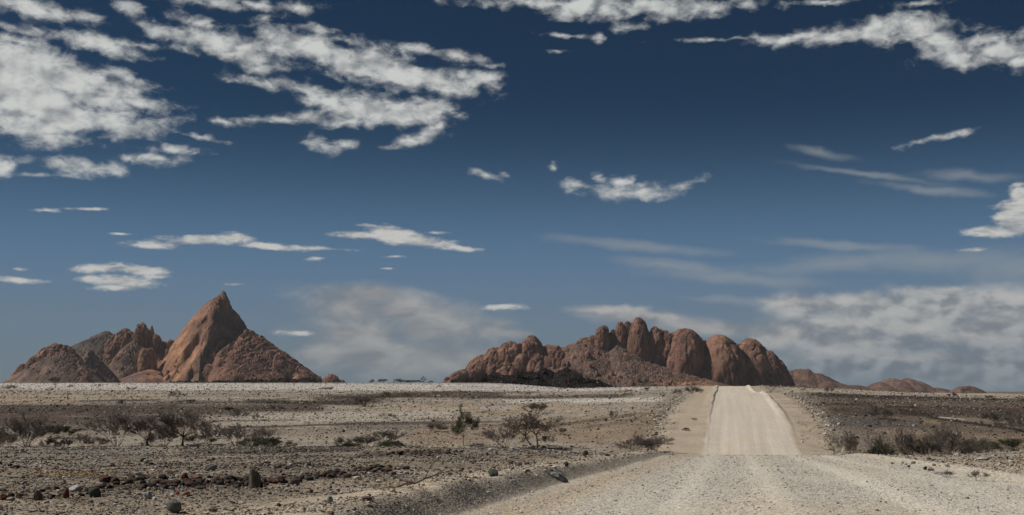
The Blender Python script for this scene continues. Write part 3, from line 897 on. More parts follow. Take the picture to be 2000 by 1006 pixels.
B = Build()
ridge_field(B, [(872, 756), (905, 742), (950, 730), (1000, 729), (1050, 722), (1085, 706), (1105, 690), (1125, 671), (1145, 668), (1165, 676), (1185, 682), (1200, 670), (1215, 674), (1230, 682), (1250, 694), (1275, 703),
                (1300, 714), (1350, 727), (1400, 744), (1450, 758)], 6300, 7600, 7000, 757, 1150, 330, c_talus, 1.0)
GROW = 1.16
D = [  # cx, top, base, hw, Y, n, lean, depth, crack
    (948, 694, 750, 30, 7020, 2.0, -22, 1.0, .10), (972, 678, 742, 24, 7010, 2.4, -12, 1.0, .10), (1001, 666, 735, 27, 6990, 2.3, -8, 1.0, .10), (1037, 659, 735, 25, 6985, 2.2, 0, 1.0, .09), (1020, 690, 740, 18, 6930, 2.1, -6, 1.0, .09),
    (1050, 690, 740, 18, 6940, 2.2, 4, 1.0, .07), (1076, 675, 735, 28, 7020, 2.2, 0, 1.0, .08), (1103, 680, 735, 26, 7040, 2.0, 0, 1.0, .08), (915, 720, 755, 34, 7010, 1.9, -14, 1.0, .1), (990, 715, 755, 22, 6880, 2.0, -6, 1, .1), (1070, 712, 752, 18, 6900, 2.2, 0, 1, .05),
    (1177, 637, 690, 17, 7010, 2.5, 0, 1.0, .08), (1158, 655, 680, 14, 7040, 2.2, 0, 1.0, .08), (1146, 660, 680, 10, 7050, 2.0, 0, 1.0, .08), (1197, 643, 672, 10, 7030, 2.0, 0, 1.0, .10),
    (1212, 629, 676, 11, 7015, 3.2, 0, 1.0, .09), (1226, 628, 678, 10, 7025, 3.2, 0, 1.0, .09), (1236, 632, 684, 9, 7000, 2.6, 0, 1.0, .06),
    (1247, 621, 698, 25, 6985, 1.95, 2, 1.0, .05), (1282, 639, 708, 20, 6985, 2.7, 0, 1.0, .06), (1305, 652, 714, 22, 6975, 2.3, 0, 1.0, .06), (1336, 641, 728, 40, 6975, 2.2, 2, 1.1, .04), (1332, 688, 728, 34, 6950, 3.0, 0, 0.9, .03),
    (1408, 654, 765, 47, 6980, 2.2, 6, 1.2, .035), (1382, 690, 755, 22, 6935, 2.2, 0, 1.0, .04), (1464, 663, 765, 42, 7020, 2.1, 24, 1.2, .05), (1494, 684, 765, 30, 6990, 2.1, 22, 1.2, .04), (1516, 702, 765, 26, 7060, 2.1, 8, 1.0, .07),
    (1376, 667, 755, 26, 7130, 2.1, 0, 1.0, .06), (1352, 652, 740, 30, 7120, 2.1, 0, 1.0, .06), (1442, 673, 760, 24, 7120, 2.1, 4, 1.0, .06), (1265, 648, 705, 14, 7110, 2.2, 0, 1.0, .08), (1318, 648, 715, 22, 7110, 2.2, 0, 1.0, .06),
    (1298, 646, 708, 16, 7110, 2.2, 0, 1.0, .08), (1203, 652, 690, 18, 7110, 2.0, 0, 1.0, .1), (1188, 652, 690, 16, 7110, 2.0, 0, 1.0, .1), (1232, 634, 690, 14, 7100, 2.4, 0, 1.0, .1),
    (1060, 680, 735, 20, 7080, 2.0, 0, 1, .1), (1017, 674, 735, 18, 7070, 2.0, 0, 1, .1), (1122, 672, 720, 22, 7080, 2.0, 0, 1, .12), (1140, 661, 710, 20, 7090, 2.0, 0, 1, .12), (1090, 679, 730, 20, 7060, 2.0, 0, 1, .12),
    (1290, 736, 760, 46, 6700, 2.2, 0, .7, .06), (1335, 740, 760, 30, 6720, 2.2, 0, .7, .06),
]
for i, (cx, top, base, hw, Y, n, lean, dp, ck) in enumerate(D):
    c = PINK * (0.95 + 0.12 * math.sin(i * 2.1))
    if cx > 1300 and top < 700:
        c = PINK * 0.93 + ORANGE * 0.04
    if top > 730:
        c = ORANGE * .85
    gw = 1.3 if cx < 1130 else 1.03 if cx > 1320 else 1.0
    dome(B, cx, top, base, hw * gw, Y - (75 if cx > 1130 and top < 730 and Y < 7060 else 30), n + .15, depth=dp / gw, lean=lean, crack=ck, amp=0.08 if ck < .06 else 0.15, seed=1.37 * i + .4, col=c)
rk = random.Random(21)
for i in range(110):
    cx = rk.uniform(905, 1390)
    crest = np.interp(cx, [905, 960, 1040, 1100, 1150, 1185, 1240, 1300, 1390], [742, 712, 700, 684, 664, 684, 690, 716, 744])
    u_ = rk.random() ** (1.8 if cx < 1190 else 1.0)
    top = crest + (752 - crest) * u_
    hw_ = rk.uniform(3.0, 8.5) * (1.25 if cx < 1120 else 1.0)
    Yk = 6960 - 640 * ((top - crest) / max(757 - crest, 1)) ** 0.85
    dome(B, cx, top - hw_ * .5, top + hw_ * 2.2, hw_, Yk, 2.2, depth=1.2, lean=rk.uniform(-4, 2), crack=.12, amp=.25, seed=40 + i * 1.7, col=PINK * rk.uniform(.62, 1.05), nu=36, nv=20)
# ribbed cliffs that fuse the left domes
for i in range(26):
    cx = 918 + 200 * (i + rk.random()) / 26
    top = np.interp(cx, [918, 960, 1000, 1037, 1060, 1110], [724, 690, 676, 672, 684, 688]) + rk.uniform(0, 14)
    dome(B, cx, top, 756, rk.uniform(8, 14), 6945 + rk.uniform(-25, 35), 2.1, depth=1.2, lean=rk.uniform(-12, 0), crack=.10, amp=.2, seed=300 + i * 2.3, col=PINK * rk.uniform(.85, 1.08), nu=60, nv=60)
o = B.obj('mountain_ridge', M_MOUNT)
tag(o, 'row of bald red granite domes above a dark scree slope', 'mountain', kind='structure')


def c_hill(PX, Y, h, rb, n1, n2):
    C = np.empty(PX.shape + (3,))
    C[:] = np.array((.165, .104, .080))
    return C * (1 + 0.4 * n1 - 0.4 * n2)[..., None]


B = Build()
heightfield(B, 1500, 1690, 6600, 7900, 758, [(1560, 720, 7300, 50, 60, 90, 90, 1.8, 1.9), (1590, 728, 7250, 40, 60, 80, 80, 1.4, 1.8), (1540, 724, 7280, 30, 30, 60, 60, 1.8, 2), (1620, 744, 7200, 40, 45, 60, 60, 1.3, 1.8), (1665, 752, 7300, 40, 30, 50, 50, 1.5, 2)],
            240, 160, rib=.8, rough=.7, colour=c_hill)
tag(B.obj('hill', M_MOUNT), 'low reddish rock hill at the right foot of the domes', 'hill', kind='structure')
B = Build()
heightfield(B, 1660, 1850, 7600, 8900, 764, [(1738, 739, 8300, 46, 50, 80, 80, 1.7, 1.9), (1712, 747, 8200, 34, 40, 60, 60, 1.6, 2), (1765, 739, 8350, 30, 46, 80, 80, 1.6, 1.9), (1785, 743, 8320, 25, 40, 60, 60, 1.4, 1.9), (1820, 757, 8300, 40, 30, 50, 50, 1.6, 2)],
            240, 160, rib=.6, rough=.6, colour=c_hill)
tag(B.obj('hill', M_MOUNT), 'twin topped brown rock hill beyond the right plain', 'hill', kind='structure')
B = Build()
heightfield(B, 1830, 1940, 7000, 8000, 776, [(1884, 754, 7500, 42, 40, 60, 60, 2.2, 2.0)], 150, 120, rib=.3, rough=.45, colour=c_hill)
tag(B.obj('hill', M_MOUNT), 'smallest flat topped hill at the right end of the skyline', 'hill', kind='structure')


def c_dark(PX, Y, h, rb, n1, n2):
    C = np.empty(PX.shape + (3,))
    C[:] = np.array((.021, .018, .017))
    sp = (perlin(PX / 1.6, Y / 3.0, 8.0) > 0.66)[..., None]
    return np.where(sp, C * 4.0, C) * (1 + 0.5 * n1)[..., None]


B = Build()
heightfield(B, 850, 1200, 1380, 1720, 752, [(1035, 727, 1550, 90, 60, 110, 110, 1.5, 1.9), (1066, 722, 1560, 50, 40, 90, 90, 1.6, 2), (1104, 720, 1540, 42, 52, 90, 90, 1.5, 1.9), (945, 732, 1540, 60, 60, 80, 90, 1.4, 1.9), (905, 740, 1540, 40, 40, 70, 80, 1.3, 1.9),
                                            (1150, 740, 1530, 40, 40, 70, 70, 1.3, 2), (990, 733, 1500, 50, 50, 70, 70, 1.4, 2)], 560, 200, rib=0, rough=1.5, colour=c_dark, sx=.5, fine=1.0)
tag(B.obj('rocky_hill', M_DARKHILL), 'low black boulder hill in front of the dome mountain', 'hill', kind='structure')
B = Build()
heightfield(B, 310, 670, 1500, 1780, 752, [(560, 739, 1640, 60, 60, 70, 70, 1.4, 2), (600, 738, 1650, 50, 40, 70, 70, 1.4, 2), (500, 741, 1640, 60, 50, 60, 60, 1.4, 2), (440, 743.5, 1640, 60, 50, 60, 60, 1.4, 2), (360, 745, 1640, 40, 50, 60, 60, 1.4, 2)],
            520, 120, rib=0, rough=1.0, colour=c_dark, sx=.5, fine=1.0)
tag(B.obj('rocky_ridge', M_DARKHILL), 'long low black rock ridge at the foot of the pointed peak', 'hill', kind='structure')


# ------------------------------------------------------------------ stones
def ico(sub):
    import bmesh
    bm = bmesh.new()
    bmesh.ops.create_icosphere(bm, subdivisions=sub, radius=1.0)
    V = np.array([v.co[:] for v in bm.verts])
    Fc = np.array([[v.index for v in f.verts] for f in bm.faces])
    bm.free()
    return V, Fc


ICO = {k: ico(k) for k in (1, 2, 4)}


def rock_shape(sub, seed, ang=0.25, pl=7):
    """A boulder: sphere cut by random planes (flat faces), then roughened."""
    V, Fc = ICO[sub]
    rs = np.random.RandomState(seed)
    nrm = rs.normal(size=(pl, 3))
    nrm /= np.linalg.norm(nrm, axis=1)[:, None]
    V = V.copy()
    for q in nrm:
        d = V @ q
        lim = 0.55 + 0.35 * rs.rand()
        V -= np.outer(np.maximum(d - lim, 0) * 0.9, q)
    n = fbm(V[:, 0] * 1.3 + seed, V[:, 1] * 1.3, V[:, 2] * 1.3, 3)
    V = V * (1 + ang * n)[:, None]
    V /= np.abs(V).max(0)
    return V, Fc


def scatter(name, pts, size, cols, label, cat, big=0.0, flatv=0.75, seed=3):
    """Many uncountable small stones as one object."""
    rs = np.random.RandomState(seed)
    shp = [rock_shape(1, 100 + i, 0.3, 5) for i in range(8)]
    n = len(pts)
    kind = rs.randint(0, 8, n)
    VV, FF, CC, off = [], [], [], 0
    for i in range(8):
        idx = np.nonzero(kind == i)[0]
        if not len(idx):
            continue
        V, Fc = shp[i]
        a = rs.rand(len(idx)) * 2 * math.pi
        sz = size[idx][:, None] * np.stack([0.7 + 0.7 * rs.rand(len(idx)), 0.7 + 0.5 * rs.rand(len(idx)), flatv * (0.6 + 0.7 * rs.rand(len(idx)))], -1)
        L = V[None] * sz[:, None, :]
        x = L[..., 0] * np.cos(a)[:, None] - L[..., 1] * np.sin(a)[:, None]
        y = L[..., 0] * np.sin(a)[:, None] + L[..., 1] * np.cos(a)[:, None]
        W = np.stack([x, y, L[..., 2] + sz[:, 2:3] * 0.45], -1) + pts[idx][:, None, :]
        VV.append(W.reshape(-1, 3))
        FF.append((Fc[None] + (np.arange(len(idx)) * len(V))[:, None, None] + off).reshape(-1, 3))
        CC.append(np.repeat(cols[idx], len(V), 0))
        off += len(idx) * len(V)
    o = mesh_np(name, np.concatenate(VV), np.concatenate(FF), M_PEBBLE, np.concatenate(CC), False)
    tag(o, label, cat, kind='stuff')
    return o


def field(n, ya, yb, seed, amax=25.0, power=1.0):
    rs = np.random.RandomState(seed)
    r = ya * (yb / ya) ** (rs.rand(n) ** power)
    a = np.radians((rs.rand(n) * 2 - 1) * amax)
    return r * np.sin(a), r * np.cos(a), rs


def wheel(s):
    """Where tyres have swept the gravel aside."""
    q = 0.0
    for c in (-3.1, -1.4, 0.9, 2.6):
        q = q + np.exp(-((s - c) / 0.38) ** 2)
    return np.clip(q, 0, 1)


def stone_cols(X, Y, Z, rs, darkp, whitep):
    base = land_colour(X, Y, Z)
    lum = base.mean(1)
    u = rs.rand(len(X))
    c = base * (0.75 + 0.5 * rs.rand(len(X)))[:, None]
    dk = u < darkp * np.clip(0.30 / lum, 0.7, 2.2)
    c[dk] = np.array((.075, .058, .05)) * (0.6 + 0.9 * rs.rand(dk.sum()))[:, None]
    wh = u > 1 - whitep
    c[wh] = np.array((.47, .44, .40)) * (0.75 + 0.4 * rs.rand(wh.sum()))[:, None]
    return c


# near gravel plain left and right of the road
X, Y, rs = field(135000, 15, 82, 11)
s = X - road_x(Y)
keep = (s < berm_left_s(Y) - 0.4) | (s > 5.2)
X, Y = X[keep], Y[keep]
cl = fbm(X / 5, Y / 5, 51.0, 3)
keep = rs.rand(len(X)) < 0.62 + 1.6 * cl
X, Y = X[keep], Y[keep]
Z = height(X, Y)
sz = np.exp(rs.normal(math.log(0.0105), 0.52, len(X))) * np.clip((Y / 20) ** 0.75, 0.8, 2.6)
scatter('gravel', np.stack([X, Y, Z], -1), np.clip(sz, 0.006, 0.075), stone_cols(X, Y, Z, rs, 0.40, 0.13), 'loose tan, dark and white stones strewn over the near ground', 'gravel', seed=5)
# road gravel
X, Y, rs = field(120000, 15, 80, 12)
s = X - road_x(Y)
keep = (s > berm_left_s(Y) - 0.9) & (s < 5.4) & (rs.rand(len(X)) < (0.6 + fbm(X / 3, Y / 6, 61.0, 3)) * (1 - 0.75 * wheel(s)))
X, Y = X[keep], Y[keep]
Z = height(X, Y)
sz = np.exp(rs.normal(math.log(0.0075), 0.45, len(X))) * np.clip((Y / 20) ** 0.6, 0.8, 2)
u = rs.rand(len(X))
c = np.array((.46, .435, .39))[None] * (0.7 + 0.5 * rs.rand(len(X)))[:, None]
c[u < .10] = np.array((.17, .15, .13))
c[u > .9] = np.array((.55, .52, .47))
scatter('road_gravel', np.stack([X, Y, Z], -1), np.clip(sz, 0.005, 0.045), c, 'small loose stones lying on the near gravel road', 'gravel', seed=6)
# stones of the middle distance and the far plain
X, Y, rs = field(120000, 120, 780, 13, 24.0, 0.85)
s = X - road_x(Y)
keep = ((s < -12) | (s > 10.5)) & (rs.rand(len(X)) < 0.62 + 1.0 * fbm(X / 30, Y / 30, 71.0, 3))
X, Y = X[keep], Y[keep]
Z = height(X, Y)
sz = np.exp(rs.normal(math.log(0.058), 0.5, len(X))) * np.clip((Y / 150) ** 0.65, 0.8, 2.4)
scatter('plain_gravel', np.stack([X, Y, Z], -1), np.clip(sz, 0.03, 0.34), stone_cols(X, Y, Z, rs, 0.30, 0.16), 'pale and dark stones strewn across the far plain', 'gravel', flatv=0.8, seed=7)
# pushed-up rubble rows at the outer edges of the far shoulders
rs = np.random.RandomState(14)
n = 5200
Y = 128 + 330 * rs.rand(n) ** 1.3
side = rs.rand(n) < .5
so = np.where(side, -12.3, 10.6) + np.where(side, 0.9, 0.8) * rs.normal(size=n) + 0.9 * fbm(Y / 25, np.where(side, 3.0, 9.0), 2.0, 3)
X = road_x(Y) + so
Z = height(X, Y)
u = rs.rand(n)
c = np.array((.42, .365, .295))[None] * (0.75 + 0.45 * rs.rand(n))[:, None]
c[u < .2] = np.array((.14, .11, .09))
c[u > .86] = np.array((.56, .53, .48))
scatter('roadside_rubble', np.stack([X, Y, Z], -1), np.clip(np.exp(rs.normal(math.log(.085), .45, n)), .03, .3), c, 'pale rubble pushed up along the outer edges of the road shoulders', 'rubble', flatv=.8, seed=8)

rs = np.random.RandomState(77)
n = 2600
px = np.concatenate([rs.uniform(880, 1175, 1900), rs.uniform(335, 650, 700)])
dep = bpy.context.evaluated_depsgraph_get()
pts, szs = [], []
for i in range(n):
    yy = rs.uniform(1420, 1600) if i < 1900 else rs.uniform(1560, 1680)
    xx = (px[i] - 1000) / F * yy
    src = bpy.data.objects['rocky_hill' if i < 1900 else 'rocky_ridge']
    okh, co, _n, _f = src.ray_cast(Vector((xx, yy, 300)), Vector((0, 0, -1)))
    if okh and co.z > -8:
        pts.append(co[:])
        szs.append(min(3.2, math.exp(rs.normal(math.log(.8), .5))))
cc = np.array((.024, .020, .018))[None] * rs.uniform(.6, 2.2, len(pts))[:, None]
cc[rs.rand(len(pts)) > .96] = (.25, .22, .19)
scatter('hill_boulders', np.array(pts), np.array(szs), cc, 'black boulders heaped over the low dark hills', 'boulders', flatv=.9, seed=9)

# boulders: px, py of the foot, width, height (px), colour, tilt, label
DK, GN, RB, GY, QZ, BR = (.055, .045, .04), (.095, .105, .09), (.14, .065, .045), (.17, .16, .145), (.40, .385, .36), (.15, .11, .085)
BOULDERS = [
    (336, 1003, 33, 26, (.135, .14, .125), 0, 'grey green boulder nearest the bottom edge on the left gravel'),
    (497, 955, 25, 35, (.15, .125, .10), 0, 'tall upright brown stone slab standing in the dark stone row'),
    (182, 973, 27, 22, (.06, .062, .055), 0, 'dark green rounded boulder just left of the pale speckled stone'),
    (127, 975, 15, 22, (.13, .06, .045), 0, 'pointed dark red stone standing left of the dark green boulder'),
    (203, 945, 25, 15, (.085, .042, .035), 0, 'blocky dark maroon boulder at the left start of the dark row'),
    (72, 979, 19, 24, (.15, .12, .10), 0, 'brown upright stone casting a black shadow at far left'),
    (145, 961, 26, 13, (.36, .345, .32), 0, 'pale grey quartz lump behind the pointed red stone'),
    (287, 975, 19, 14, (.33, .32, .30), 0, 'pale speckled round stone in front of the dark row'),
    (409, 921, 27, 13, (.20, .185, .16), 0, 'broad grey boulder lying alone behind the dark row'),
    (360, 938, 16, 14, (.17, .075, .045), 0, 'rust red block in the back of the dark row'),
    (382, 941, 25, 10, (.16, .075, .05), 0, 'rust red wedge beside the rust red block'),
    (576, 949, 21, 15, (.11, .095, .085), 0, 'round grey brown stone at the right end of the dark row'),
    (963, 932, 21, 15, (.085, .095, .075), 0, 'round dark green boulder alone on the sand left of the road bank'),
    (1093, 941, 38, 14, (.23, .24, .225), 24, 'long grey boulder tipped over the edge of the road bank'),
    (1105, 912, 12, 9, (.075, .075, .06), 0, 'small dark green stone behind the long tipped grey boulder'),
    (1083, 916, 14, 6, (.42, .41, .38), 0, 'flat whitish slab behind the long tipped grey boulder'),
    (643, 984, 14, 15, (.24, .25, .25), 0, 'small blue grey stone alone on the pale gravel'),
    (781, 890, 15, 10, (.05, .042, .035), 0, 'dark humped stone above the dark gravel patch'),
    (345, 967, 11, 8, (.26, .07, .045), 0, 'small bright red stone in front of the dark row'),
    (336, 971, 10, 7, (.50, .48, .45), 0, 'small white stone next to the bright red stone'),
    (363, 968, 14, 8, (.25, .12, .06), 0, 'small orange brown stone right of the bright red stone'),
    (5, 978, 14, 13, (.16, .07, .045), 0, 'rust coloured stone at the left edge of the picture'),
    (21, 971, 15, 9, (.06, .05, .045), 0, 'small black stone beside the rust coloured stone at the left edge'),
    (37, 973, 16, 9, (.11, .06, .055), 0, 'purple brown stone left of the brown upright stone'),
    (20, 979, 18, 8, (.24, .215, .185), 0, 'smooth flat pale stone at the left edge'),
    (1819, 921, 13, 8, (.19, .18, .165), 0, 'grey stone on the right shoulder of the near road'),
    (1808, 919, 9, 8, (.065, .055, .05), 0, 'black stone touching the grey stone on the right shoulder'),
    (1775, 914, 7, 5, (.06, .05, .045), 0, 'small black stone left of the pair on the right shoulder'),
    (646, 1006, 17, 6, (.15, .10, .075), 0, 'brown flat stone cut by the bottom edge'),
    (415, 1001, 20, 9, (.20, .145, .11), 0, 'brown slab right of the grey green boulder'),
    (326, 926, 16, 8, (.30, .255, .19), 0, 'tan slab left of the broad grey boulder'),
    (30, 917, 14, 8, (.06, .05, .046), 0, 'lower of the two dark stones at the far left'),
    (19, 912, 11, 7, (.055, .045, .04), 0, 'upper of the two dark stones at the far left'),
    (276, 903, 9, 6, (.05, .045, .04), 0, 'lone small black stone on the grey gravel'),
    (1001, 907, 10, 7, (.17, .13, .10), 0, 'leftmost of three brown stones on the sand left of the road'),
    (1015, 909, 9, 6, (.26, .195, .13), 0, 'yellowish middle one of three stones on the sand left of the road'),
    (1029, 909, 11, 6, (.11, .085, .07), 0, 'darkest and rightmost of three stones on the sand left of the road'),
    (1568, 866, 6, 5, (.62, .60, .57), 0, 'white stone on the sandy right shoulder of the far road'),
    (1870, 893, 12, 7, (.45, .43, .40), 0, 'white stone on the rubble mound right of the road'),
    (1925, 900, 28, 6, (.36, .33, .285), 0, 'long pale slab on the rubble mound right of the road'),
    (1060, 876, 12, 6, (.20, .165, .14), 0, 'brown stone on the crest in front of the bare tree'),
    (1035, 877, 14, 6, (.36, .34, .31), 0, 'pale stone on the crest under the bare tree'),
    (1185, 893, 10, 7, (.12, .115, .10), 0, 'grey stone on the rim of the road bank near the dip'),
    (1143, 890, 13, 9, (.13, .12, .105), 0, 'dark grey stone in the small rock pile left of the road'),
]

def boulder(i, px, py, wpx, hpx, col, tilt, label):
    x, y, z = ground_at(px, py - 1.0)
    k = y / F
    V, Fc = rock_shape(4, 900 + i * 7, 0.28, 9)
    hw, hh = wpx * k / 2, hpx * k / 2
    if i == 1:      # the upright slab: narrow, flat sided, slanting top
        V = np.sign(V) * np.abs(V) ** 0.55
        V[:, 2] += 0.35 * V[:, 2].clip(0) * -V[:, 0]
        V = V + 0.06 * fbm(V[:, 0] * 3, V[:, 1] * 3, V[:, 2] * 3, 3)[:, None]
    V = V * np.array((hw, hw * (0.55 if i == 1 else 0.85), hh * 1.2))
    o = mesh_np('boulder', V, Fc, M_STONE)
    o.color = tuple(col) + (1,)
    o.location = (x, y + hw * 0.5, z + hh * 0.78)
    o.rotation_euler = (0, R(tilt), 0)
    tag(o, label, 'boulder' if wpx > 12 else 'stone')


for i, b_ in enumerate(BOULDERS):
    boulder(i, *b_)

# the rows of dark stones: individuals
shapes = []
for i in range(9):
    V, Fc = rock_shape(2, 400 + i, 0.3, 7)
    o = mesh_np('stone', V, Fc, M_STONE, smooth=False)
    shapes.append(o)
protos_used = set()


def row(n, x0, y0, x1, y1, thick, smin, smax, label, group, seed, cols):
    rs = random.Random(seed)
    for _ in range(n):
        u = rs.random()
        px = x0 + (x1 - x0) * u + rs.gauss(0, 4)
        py = y0 + (y1 - y0) * u + rs.gauss(0, thick)
        x, y, z = ground_at(px, py)
        k = y / F
        i = rs.randrange(9)
        if i in protos_used:
            o = shapes[i].copy()
            COL.objects.link(o)
        else:
            o = shapes[i]
            protos_used.add(i)
        sz = (smin + (smax - smin) * rs.random() ** 1.8) * k / 2
        o.scale = (sz * rs.uniform(.8, 1.3), sz * rs.uniform(.8, 1.1), sz * rs.uniform(.45, .85))
        o.rotation_euler = (rs.uniform(-.25, .25), rs.uniform(-.25, .25), rs.uniform(0, 6.28))
        o.location = (x, y, z + o.scale[2] * .55)
        c = rs.choice(cols)
        v = rs.uniform(.7, 1.3)
        o.color = (c[0] * v, c[1] * v, c[2] * v, 1)
        tag(o, label, 'stone', group)


DARKS = [(.042, .035, .032), (.055, .04, .033), (.08, .047, .035), (.036, .033, .031), (.085, .055, .042), (.055, .048, .044)]
row(140, 205, 946, 575, 944, 5.0, 7, 22, 'dark brown stone lying in the dense low row around the upright slab', 'stones of the dark row', 1, DARKS)
row(66, 545, 940, 790, 914, 4.5, 5, 19, 'dark stone in the looser row running right from the upright slab', 'stones of the looser row', 2, DARKS + [(.17, .12, .09)])
row(34, 0, 968, 200, 958, 8.0, 6, 17, 'brown or grey stone among the rocks at the far left', 'rocks at the far left', 3, DARKS + [(.2, .17, .14), (.26, .23, .2)])
row(22, 470, 916, 620, 905, 3.5, 5, 13, 'dark stone in the short row behind the upright slab', 'stones behind the slab', 4, DARKS)
row(44, 690, 890, 900, 883, 3.0, 4, 11, 'black stone of the dark patch along the crest', 'stones of the crest patch', 5, [(.04, .036, .035), (.055, .048, .045)])
row(24, 960, 884, 1130, 876, 2.5, 4, 11, 'pale grey stone of the rock pile on the crest', 'stones of the pale pile', 6, [(.30, .28, .25), (.22, .2, .18), (.38, .36, .33), (.12, .11, .1)])
row(36, 1740, 905, 1990, 892, 8.0, 4, 11, 'pale stone of the rubble mound right of the road', 'stones of the right mound', 7, [(.34, .31, .27), (.26, .22, .18), (.42, .4, .37), (.14, .12, .1)])


# ------------------------------------------------------------------ plants
M_TWIG = mat_plain('grey_brown_twigs', (.185, .155, .138), .35)
M_TWIGR = mat_plain('reddish_twigs', (.18, .145, .12), .35)
M_BARK = mat_plain('dark_bark', (.075, .06, .054), .3)
M_LEAF = mat_plain('olive_leaves', (.085, .092, .045), .45)
M_LEAFG = mat_plain('grey_green_leaves', (.15, .148, .105), .4)
M_LEAFD = mat_plain('dark_green_leaves', (.055, .066, .032), .45)
M_WOOD = mat_plain('bleached_wood', (.10, .08, .065), .35)


def tubes(segs, sides=3):
    """segs: list of (p, q, rp, rq) -> verts, quads."""
    if not segs:
        return np.zeros((0, 3)), np.zeros((0, 4), int)
    P = np.array([s_[0] for s_ in segs], float)
    Q = np.array([s_[1] for s_ in segs], float)
    rp = np.array([s_[2] for s_ in segs])
    rq = np.array([s_[3] for s_ in segs])
    D_ = Q - P
    D_ /= np.linalg.norm(D_, axis=1)[:, None] + 1e-9
    ref = np.where(np.abs(D_[:, 2:3]) > .9, np.array([[1., 0, 0]]), np.array([[0, 0, 1.]]))
    U = np.cross(D_, ref)
    U /= np.linalg.norm(U, axis=1)[:, None] + 1e-9
    W = np.cross(D_, U)
    V, n = [], len(segs)
    for pt, r in ((P, rp), (Q, rq)):
        for i in range(sides):
            a = 2 * math.pi * i / sides
            V.append(pt + (U * math.cos(a) + W * math.sin(a)) * r[:, None])
    V = np.stack(V, 1).reshape(-1, 3)
    b0 = np.arange(n)[:, None] * 2 * sides
    Fq = np.concatenate([np.concatenate([b0 + i, b0 + (i + 1) % sides, b0 + sides + (i + 1) % sides, b0 + sides + i], 1) for i in range(sides)])
    return V, Fq


def grow(rs, p, d, L, r, lev, maxlev, big, small, tips, spread, kids, up, wig=0.18):
    n = 3 if lev < 2 else 2
    seg = L / n
    for i in range(n):
        d = (d + Vector((rs.gauss(0, wig), rs.gauss(0, wig), rs.gauss(0, wig) + up))).normalized()
        q = p + d * seg
        r2 = r * (0.82 if i < n - 1 else 0.72)
        (big if lev < 2 else small).append((tuple(p), tuple(q), r, r2))
        p, r = q, r2
        if 1 <= lev < maxlev and rs.random() < .8:
            side = (d + Vector((rs.gauss(0, spread), rs.gauss(0, spread), rs.gauss(0, spread * .7)))).normalized()
            grow(rs, p, side, L * rs.uniform(.5, .75), r * .6, max(lev + 1, 2), maxlev, big, small, tips, spread, kids, up, wig)
    if lev >= maxlev:
        tips.append(tuple(p))
        return
    for _ in range(kids):
        nd = (d + Vector((rs.gauss(0, spread), rs.gauss(0, spread), rs.gauss(0, spread * .6)))).normalized()
        grow(rs, p, nd, L * rs.uniform(.55, .85), r * .72, lev + 1, maxlev, big, small, tips, spread, kids, up, wig)


def leaves(rs, tips, per, rad, size):
    n = len(tips) * per
    g_ = np.random.RandomState(rs.randrange(9999))
    c = np.repeat(np.array(tips), per, 0) + g_.normal(size=(n, 3)) * rad
    u = g_.normal(size=(n, 3))
    u /= np.linalg.norm(u, axis=1)[:, None]
    v = np.cross(u, g_.normal(size=(n, 3)))
    v /= np.linalg.norm(v, axis=1)[:, None]
    s_ = size * (0.6 + 0.8 * g_.rand(n, 1))
    V = np.stack([c - u * s_, c + v * s_ * .5, c + u * s_, c - v * s_ * .5], 1).reshape(-1, 3)
    return V, np.arange(4 * n).reshape(-1, 4)


def norm_to(Vs):
    """Scale a plant to unit height and unit width, foot at the origin."""
    A = np.concatenate([v for v in Vs if len(v)])
    h = np.percentile(A[:, 2], 96)
    wd = np.percentile(np.abs(A[:, :2]), 91) * 2
    return [v * np.array((1 / wd, 1 / wd, 1 / h)) if len(v) else v for v in Vs]


